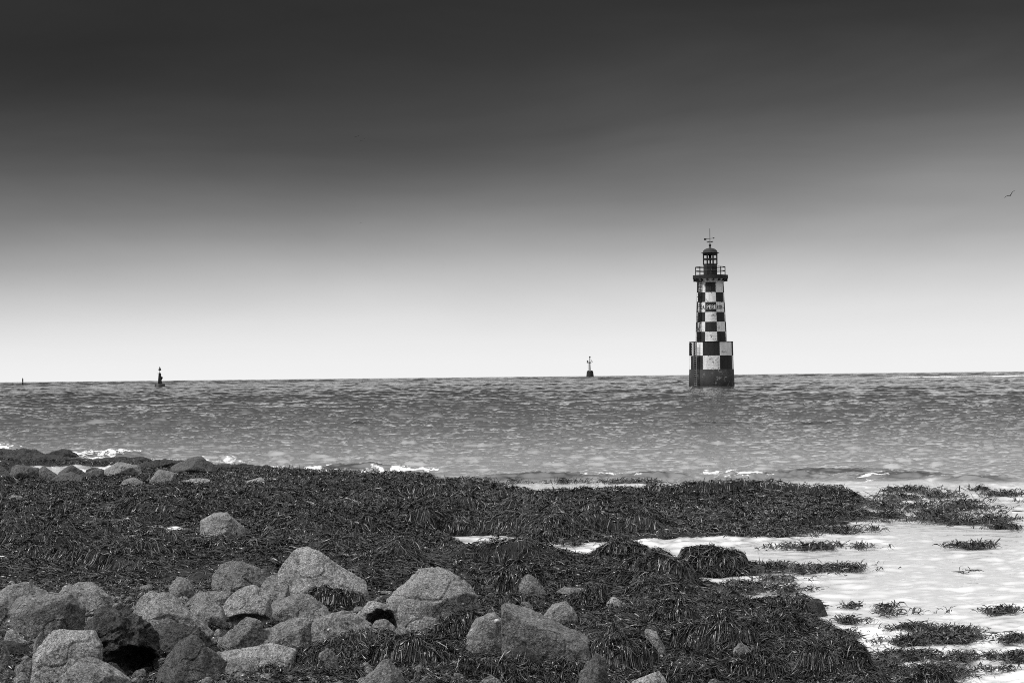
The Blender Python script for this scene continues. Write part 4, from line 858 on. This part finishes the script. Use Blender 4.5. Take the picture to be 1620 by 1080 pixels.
done('float', lathe([(2.6 * pm, -.3), (2.8 * pm, .15), (2.0 * pm, .9 * pm), (.9 * pm, 1.2 * pm)], 20), M_IRON, Sp)
done('spar', lathe([(.95 * pm, .5 * pm), (1.0 * pm, 9.5 * pm), (.8 * pm, 11.0 * pm), (.2 * pm, 11.6 * pm)], 16), M_IRON, Sp, True)
done('light', lathe([(.5 * pm, 11.2 * pm), (.5 * pm, 11.9 * pm), (.2 * pm, 12.2 * pm)], 12), M_GREYM, Sp, True)

# ------------------------------------------------------------------ gulls
M_GULL = mat('dark_gull_plumage', .015, .7, .2); M_GULLH = mat('grey_gull_plumage', .14, .7, .2)
def gull(px_, py_, d, span, up, roll_, head, label, m_=None, group=None, flap=1.0):
    p = at_d(px_, py_, d); bm = bmesh.new(); b_ = .36 * span
    prof = [(-.5, .01), (-.38, .045), (-.2, .075), (0, .085), (.2, .075), (.33, .05), (.40, .045), (.46, .02), (.5, .006)]
    rings = [[bm.verts.new((b_ * 1.2 * u_, span * .62 * r_ * math.cos(R(a_)), span * .62 * r_ * math.sin(R(a_)))) for a_ in range(0, 360, 45)] for u_, r_ in prof]
    for j in range(len(rings) - 1):
        for i in range(8): bm.faces.new((rings[j][i], rings[j][(i + 1) % 8], rings[j + 1][(i + 1) % 8], rings[j + 1][i]))
    bm.faces.new(rings[0]); bm.faces.new(rings[-1][::-1])
    for sg in (-1, 1):                                  # wings: arm, hand, bent, with thickness
        st_ = [(0.03, .0, .19, .06), (.2, .085 * up, .18, .05), (.36, .11 * up, .14, .035), (.5, .08 * up * flap, .04, .012)]
        prev = None
        for (s_, z_, ch_, th_) in st_:
            yy_ = sg * s_ * span; le = (.06 - s_ * .12) * span * .9
            r4 = [bm.verts.new((le + .5 * ch_ * span, yy_, z_ * span)), bm.verts.new((le, yy_, z_ * span + th_ * span * .5)), bm.verts.new((le - .5 * ch_ * span, yy_, z_ * span)), bm.verts.new((le, yy_, z_ * span - th_ * span * .5))]
            if prev:
                for i in range(4): bm.faces.new((prev[i], prev[(i + 1) % 4], r4[(i + 1) % 4], r4[i]))
            prev = r4
        bm.faces.new(prev)
    for sg in (-1, 1):                                  # tail fan
        bm.faces.new([bm.verts.new(q) for q in ((-b_ * .45, 0, .01), (-b_ * .95, sg * .06 * span, .012), (-b_ * .95, 0, .012))])
    o_ = done('gull', bm, m_ or M_GULL); o_.location = p; o_.rotation_euler = (R(roll_), 0, R(head)); return tag(o_, label, 'bird', group)
gull(1598.5, 309, 225, 1.45, 1.2, 0, 95, 'dark gull with raised wings flying near the right edge').rotation_euler = (R(-34), R(0), R(75))
GG = 'distant birds in the dark cloud'
M_GF = mat('far_bird_plumage', .03, .8, .1)
gull(562.5, 216.6, 700, 1.3, .8, 10, 80, 'leftmost bird of the faint flock high in the dark cloud', M_GF, GG)
gull(567.2, 215.3, 720, 1.0, .8, -20, 60, 'faint upper bird, second from the left in the tiny flock', M_GF, GG)
gull(571, 223, 690, 1.1, 1, 15, 100, 'lowest bird of the faint flock high in the dark cloud', M_GF, GG)
gull(576.8, 219.3, 700, 1.2, 1, -20, 120, 'rightmost bird of the faint flock high in the dark cloud', M_GF, GG)
gull(571, 352.3, 520, .8, .8, 0, 90, 'single tiny dark bird below the faint flock, left of centre')
gull(461.5, 372, 700, .7, .8, 0, 90, 'single faint bird left of and lower than all the others', M_GULLH)

# ------------------------------------------------------------------ shells on the boulders
def shell(px_, py_, d, r_, label):
    bm = bmesh.new(); seg = 20; rings = []
    for j, (rr2, zz2) in enumerate(((1, 0), (.85, .35), (.55, .75), (.2, 1.0), (.05, 1.06))):
        rings.append([bm.verts.new(((rr2 * (1 + .07 * (i % 2))) * r_ * math.cos(2 * math.pi * i / seg) + .12 * r_ * zz2, rr2 * (1 + .07 * (i % 2)) * r_ * .85 * math.sin(2 * math.pi * i / seg), zz2 * r_ * .8)) for i in range(seg)])
    for j in range(4):
        for i in range(seg): bm.faces.new((rings[j][i], rings[j][(i + 1) % seg], rings[j + 1][(i + 1) % seg], rings[j + 1][i]))
    bm.faces.new(rings[0][::-1]); bm.faces.new(rings[-1])
    o_ = done('limpet_shell', bm, M_SHELL); p = at_d(px_, py_, d)
    dg = bpy.context.evaluated_depsgraph_get(); dg.update()
    v_ = Vector(ray(px_, py_)).normalized(); hit, loc, nor, *_r = SC.ray_cast(dg, Vector((0, 0, CAMZ)) + v_ * 1.0, v_)
    if hit: p = loc; o_.rotation_euler = nor.to_track_quat('Z', 'Y').to_euler()
    o_.location = p; return tag(o_, label, 'shell', 'limpet shells on the boulders')
M_SHELL = mat('shell', .33, .5, .5)
shell(520, 996, 10, .011, 'pale limpet shell on the face of the long grey boulder')
shell(786, 982, 10, .015, 'whitest shell, on the upper edge of the pale tilted slab')
shell(746, 997, 10, .010, 'small shell on the left side of the pale tilted slab')
shell(732, 955, 10, .011, 'shell on the dark lower front of the largest boulder')
shell(15, 983, 10, .012, 'shell low on the boulder at the left edge')
